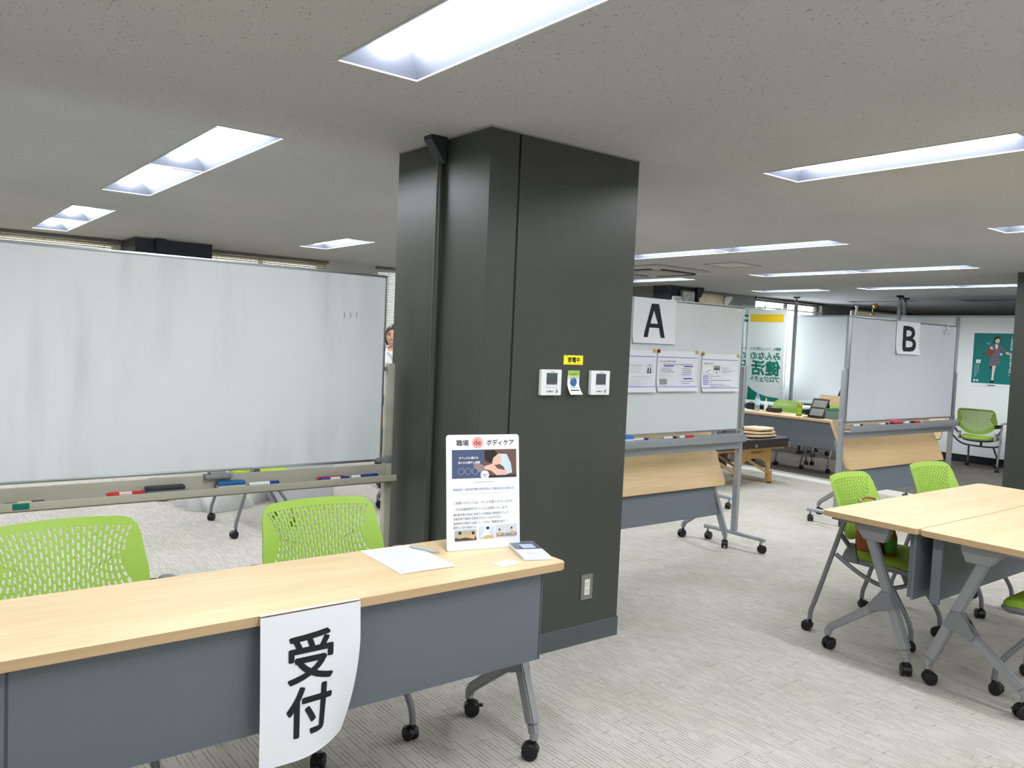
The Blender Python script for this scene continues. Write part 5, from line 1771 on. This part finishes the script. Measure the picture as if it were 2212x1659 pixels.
for k in range(3):
    def fn(u, v, k=k):
        a = 2 * PI * u
        r = math.sin(PI * min(1, max(0, v)))
        hx, hy = 0.245 - 0.02 * k + 0.008 * math.sin(3 * a), 0.15 - 0.01 * k
        return Vector((hx * math.copysign(abs(math.cos(a)) ** 0.45, math.cos(a)) * min(1, r * 2.2), hy * math.copysign(abs(math.sin(a)) ** 0.45, math.sin(a)) * min(1, r * 2.2),
                       0.001 + k * 0.036 + 0.034 * v + 0.006 * math.sin(2 * a + k) * v + (0.012 * v * (1 - abs(u * 2 - 1)) if k == 2 else 0)))
    B().grid(fn, 36, 8).obj('fold', TW, tw)
sh = thing('bed_sheet', 'thin beige sheet spread flat at the hidden end of the massage bed', 'sheet', (7.30, 5.70, 0.5215))
B().grid(lambda u, v: Vector((-0.28 + 0.56 * u, -0.27 + 0.54 * v, 0.003 + 0.004 * math.sin(9 * u + 4 * v) ** 2)), 10, 8, thick=(0, 0, 0.002)).obj('sheet', TW, sh)
sc = thing('black_case', 'black wheeled case on the floor behind the wooden bed legs', 'suitcase', (8.45, 6.55, 0), 0.4)
B().box((-0.16, -0.11, 0.05), (0.16, 0.11, 0.30), 0.03).obj('case_body', BLACKM, sc)
B().tube(curve3([(-0.07, 0, 0.295), (-0.06, 0, 0.34), (0.06, 0, 0.34), (0.07, 0, 0.295)], 4), 0.008, 8).obj('handle', BLACK, sc)
for sx in (-1, 1):
    for sy in (-1, 1):
        B().lathe([(0.022, -0.012), (0.025, -0.008), (0.025, 0.008), (0.022, 0.012)], ax='x', c=(0, 0, 0), n=16).obj('wheel', BLACK, sc, loc=(sx * 0.12, sy * 0.08, 0.0255))

# ================================================================ BEHIND THE LARGE WHITEBOARD
bx = thing('grey_carton', 'open light grey carton on the carpet behind the right reception chair', 'box', (2.98, 6.83, 0), math.radians(-3))
CT = mat('grey_carton_board', rgb(186, 186, 190), 0.7)
for lo, hi in (((-0.24, -0.19, 0.0), (0.24, -0.186, 0.40)), ((-0.24, 0.186, 0.0), (0.24, 0.19, 0.40)), ((-0.24, -0.186, 0.0), (-0.236, 0.186, 0.40)), ((0.236, -0.186, 0.0), (0.24, 0.186, 0.40))):
    B().box(lo, hi, 0.001).obj('side_panel', CT, bx, smooth=False)
B().box((-0.236, -0.186, 0.0), (0.236, 0.186, 0.004)).obj('base', CT, bx, smooth=False)
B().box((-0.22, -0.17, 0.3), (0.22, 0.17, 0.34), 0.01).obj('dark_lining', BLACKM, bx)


def crumple(name, label, loc, rz, hx, hy, hz, m, seed, parts=()):
    rnd = random.Random(seed)
    ph = [rnd.uniform(0, 6.28) for _ in range(10)]
    o = thing(name, label, 'bag', loc, rz)

    def fn(u, v):
        a, e = 2 * PI * u, PI / 2 * v
        r = 1 + 0.10 * math.sin(3 * a + ph[0]) + 0.09 * math.sin(7 * a + ph[1] + 3 * v) * (1 - v) + 0.07 * abs(math.sin(6 * a + 5 * v + ph[2]))
        z = math.sin(e) ** 0.8 * (1 + 0.20 * math.sin(5 * a + ph[3]) * (1 - v) + 0.10 * math.sin(11 * a + 4 * v + ph[4]))
        fold = 0.05 * abs(math.sin(4.5 * a + ph[5] + 2.5 * v)) * v * (1 - v) * 4
        return Vector((hx * math.cos(a) * math.cos(e) * r, hy * math.sin(a) * math.cos(e) * r, hz * (z + fold)))
    B().grid(fn, 72, 20).obj('bag_body', m, o)
    return o


CV = mat('pale_grey_canvas', rgb(186, 186, 184), 0.75, bump=(60, 0.3))
cb = crumple('canvas_bag', 'crumpled pale grey canvas bag on the carpet beside the lime chair', (2.33, 6.93, 0.002), 0.2, 0.34, 0.25, 0.23, CV, 3)
c2 = crumple('canvas_bag', 'flatter grey bag with black strap, left of the crumpled canvas bag', (2.02, 7.50, 0.002), -0.3, 0.26, 0.18, 0.14, mat('grey_canvas', rgb(150, 150, 146), 0.75), 5)
B().tube(curve3([(-0.10, -0.23, 0.012), (0.02, -0.26, 0.02), (0.10, -0.23, 0.05), (0.20, -0.25, 0.02), (0.28, -0.20, 0.012)], 6), 0.018, 8, flat=(1, 0.5)).obj('strap', BLACK, c2)

# ---- person glimpsed between the whiteboard and the column
pe = thing('person', 'smiling person with brown hair and white blouse, glimpsed between the whiteboard post and the column', 'person', (4.02, 7.10, 0), math.radians(-6))


def skinned(verts, edges, radii, name, m, parent, lv=2, root=0):
    me = bpy.data.meshes.new(name + '_src')
    me.from_pydata(verts, edges, [])
    o = bpy.data.objects.new(name + '_src', me)
    C.objects.link(o)
    sk = o.modifiers.new('s', 'SKIN')
    sk.use_smooth_shade = True
    for i, r in enumerate(radii):
        d = me.skin_vertices[0].data[i]
        d.radius = r if isinstance(r, tuple) else (r, r)
        d.use_root = (i == root)
    sb = o.modifiers.new('d', 'SUBSURF')
    sb.levels = lv
    sb.render_levels = lv
    dg = bpy.context.evaluated_depsgraph_get()
    dg.update()
    m2 = bpy.data.meshes.new_from_object(o.evaluated_get(dg))
    bpy.data.objects.remove(o)
    m2.name = name
    m2.materials.clear()
    for x in (m if isinstance(m, list) else [m]):
        m2.materials.append(x)
    m2.polygons.foreach_set('use_smooth', [True] * len(m2.polygons))
    r_ = bpy.data.objects.new(name, m2)
    C.objects.link(r_)
    r_.parent = parent
    return r_


FSK = mat('face_skin', rgb(226, 178, 154), 0.5, subsurf=0.1)
BLOUSE = mat('white_blouse', rgb(236, 238, 240), 0.75)
TROU = mat('dark_trousers', rgb(44, 46, 54), 0.8)
SHOE = mat('dark_shoe', rgb(30, 28, 28), 0.5)
# skeleton: 0 pelvis
V = [(0, 0, 0.86), (0, 0.01, 0.98), (0, 0.015, 1.14), (0, 0.015, 1.27), (0, 0.01, 1.335), (0, -0.002, 1.40)]
Rr = [(0.135, 0.095), (0.115, 0.082), (0.125, 0.09), (0.13, 0.08), (0.055, 0.052), (0.045, 0.045)]
Ed = [(0, 1), (1, 2), (2, 3), (3, 4), (4, 5)]
for s_ in (-1, 1):
    n0 = len(V)
    V += [(s_ * 0.085, 0, 0.80), (s_ * 0.095, -0.01, 0.45), (s_ * 0.10, 0.015, 0.10), (s_ * 0.105, -0.03, 0.045), (s_ * 0.115, -0.13, 0.03)]
    Rr += [(0.085, 0.085), 0.058, 0.040, 0.038, (0.036, 0.028)]
    Ed += [(0, n0), (n0, n0 + 1), (n0 + 1, n0 + 2), (n0 + 2, n0 + 3), (n0 + 3, n0 + 4)]
    n1 = len(V)
    V += [(s_ * 0.165, 0.01, 1.265), (s_ * 0.205, 0.02, 1.02), (s_ * 0.20, -0.05, 0.82), (s_ * 0.195, -0.075, 0.765)]
    Rr += [0.052, 0.040, 0.028, (0.032, 0.018)]
    Ed += [(3, n1), (n1, n1 + 1), (n1 + 1, n1 + 2), (n1 + 2, n1 + 3)]
    nh = len(V)
    for k in range(5):          # four fingers and a thumb
        if k < 4:
            bx_, ln = s_ * 0.195 + (k - 1.5) * 0.015, (0.055, 0.065, 0.06, 0.048)[k]
            V += [(bx_, -0.088, 0.735), (bx_, -0.098, 0.735 - ln * 0.55), (bx_, -0.090, 0.735 - ln)]
            Rr += [0.0085, 0.008, 0.0065]
        else:
            V += [(s_ * 0.165, -0.092, 0.755), (s_ * 0.150, -0.105, 0.735), (s_ * 0.146, -0.112, 0.715)]
            Rr += [0.010, 0.009, 0.007]
        b0 = len(V) - 3
        Ed += [(n1 + 3, b0), (b0, b0 + 1), (b0 + 1, b0 + 2)]
bo = skinned(V, Ed, Rr, 'body', [BLOUSE, TROU, FSK, SHOE], pe)
for pl in bo.data.polygons:
    c = pl.center
    if c.z > 1.345 or (abs(c.x) > 0.13 and c.z < 0.84 and c.z > 0.55):
        pl.material_index = 2
    elif c.z < 0.065:
        pl.material_index = 3
    elif c.z < 0.90 and abs(c.x) < 0.175:
        pl.material_index = 1


def headfn(u, v):
    a, e = 2 * PI * u, PI * (v - 0.5)
    x, y, z = math.cos(e) * math.sin(a), -math.cos(e) * math.cos(a), math.sin(e)
    X, Yv, Z = 0.073 * x, 0.092 * y, 0.112 * z
    if z < 0:
        X *= 1 - 0.30 * (-z) ** 1.3
        Yv *= 1 - 0.12 * (-z)
        if y > 0:
            Yv *= 1 - 0.25 * (-z)
    if y < 0:       # face relief: brow, nose, cheeks, chin
        nx = math.exp(-(X / 0.013) ** 2)
        Yv -= 0.020 * nx * math.exp(-((Z + 0.022) / 0.016) ** 2) + 0.010 * nx * math.exp(-((Z + 0.002) / 0.02) ** 2)
        for q in (-1, 1):
            Yv += 0.009 * math.exp(-((X - q * 0.031) / 0.014) ** 2 - ((Z - 0.004) / 0.011) ** 2)
            Yv -= 0.006 * math.exp(-((X - q * 0.040) / 0.018) ** 2 - ((Z + 0.030) / 0.016) ** 2)
        Yv -= 0.006 * math.exp(-(X / 0.024) ** 2 - ((Z + 0.055) / 0.010) ** 2) + 0.007 * math.exp(-(X / 0.02) ** 2 - ((Z + 0.092) / 0.016) ** 2)
    return Vector((X, Yv, Z))


HZ = 1.490
hd = thing('head', '', '', (0, -0.012, HZ))
del hd['label'], hd['category']
hd.parent = pe
hd.rotation_euler = (math.radians(2), math.radians(5), math.radians(-28))
B().grid(headfn, 64, 48).obj('face', FSK, hd)
HAIR = mat('brown_hair', rgb(62, 42, 36), 0.5, noise=(30, 0.25, (12, 12, 1)))


def hairfn(u, v):
    """cap of hair down to the jaw, open over the face"""
    a = 2 * PI * u
    front = max(0.0, math.cos(a))           # 1 at the face
    top, low = 1.0, -0.78 + 1.35 * front ** 0.55 * (1 if front > 0 else 0)
    zz = top - (top - low) * v
    e = math.asin(max(-1, min(1, zz)))
    r = max(0.62, math.cos(e)) if zz < 0 else math.cos(e)
    w = 1.13 + 0.02 * math.sin(14 * a)
    return Vector((0.073 * w * r * math.sin(a), -0.094 * w * r * math.cos(a) + 0.004, 0.118 * zz * 1.03 + 0.002))


B().grid(hairfn, 64, 20).obj('hair', HAIR, hd)
EYEW = mat('eye_white', rgb(235, 232, 228), 0.3)
IRIS = mat('dark_iris', rgb(34, 24, 20), 0.2)
for q in (-1, 1):
    B().lathe([(0.0, -0.0125), (0.006, -0.0105), (0.0115, -0.004), (0.0125, 0.0), (0.008, 0.009), (0.0, 0.0125)], ax='y', n=16).obj('eye', EYEW, hd, loc=(q * 0.031, -0.0665, 0.004))
    B().lathe([(0.0, -0.0140), (0.0045, -0.0130), (0.0050, -0.0115)], ax='y', n=12).obj('iris', IRIS, hd, loc=(q * 0.031, -0.0665, 0.004))
    B().tube(curve3([(q * 0.016, -0.083, 0.022), (q * 0.032, -0.083, 0.027), (q * 0.048, -0.074, 0.022)], 4), 0.0026, 8).obj('eyebrow', HAIR, hd)
    B().tube(curve3([(q * 0.019, -0.080, 0.008), (q * 0.031, -0.082, 0.013), (q * 0.044, -0.074, 0.008)], 4), 0.0018, 8).obj('eyelid', HAIR, hd)
    B().lathe([(0.001, 0), (0.013, 0.002), (0.016, 0.006), (0.010, 0.010), (0.001, 0.011)], ax='x', c=(0, 0, 0), n=14).obj('ear', FSK, hd, loc=(q * 0.070, 0.004, -0.010), rot=(0, 0, 0 if q > 0 else PI))
B().tube(curve3([(-0.025, -0.083, -0.050), (-0.012, -0.092, -0.057), (0, -0.095, -0.059), (0.012, -0.092, -0.057), (0.025, -0.083, -0.050)], 4), 0.0042, 8).obj('lips', mat('lip_red', rgb(184, 86, 84), 0.45), hd)
B().tube(curve3([(-0.018, -0.0895, -0.0515), (0, -0.0975, -0.0560), (0.018, -0.0895, -0.0515)], 4), 0.0030, 8).obj('teeth', WHITE, hd)
b = B()
b.tube(curve3([(-0.07, -0.03, 1.335), (-0.045, -0.070, 1.315), (0.0, -0.090, 1.27), (0.045, -0.070, 1.315), (0.07, -0.03, 1.335), (0.03, 0.058, 1.365), (-0.03, 0.058, 1.365), (-0.07, -0.03, 1.335)], 5), 0.013, 10, flat=(1.4, 0.6))
b.obj('collar', BLOUSE, pe)
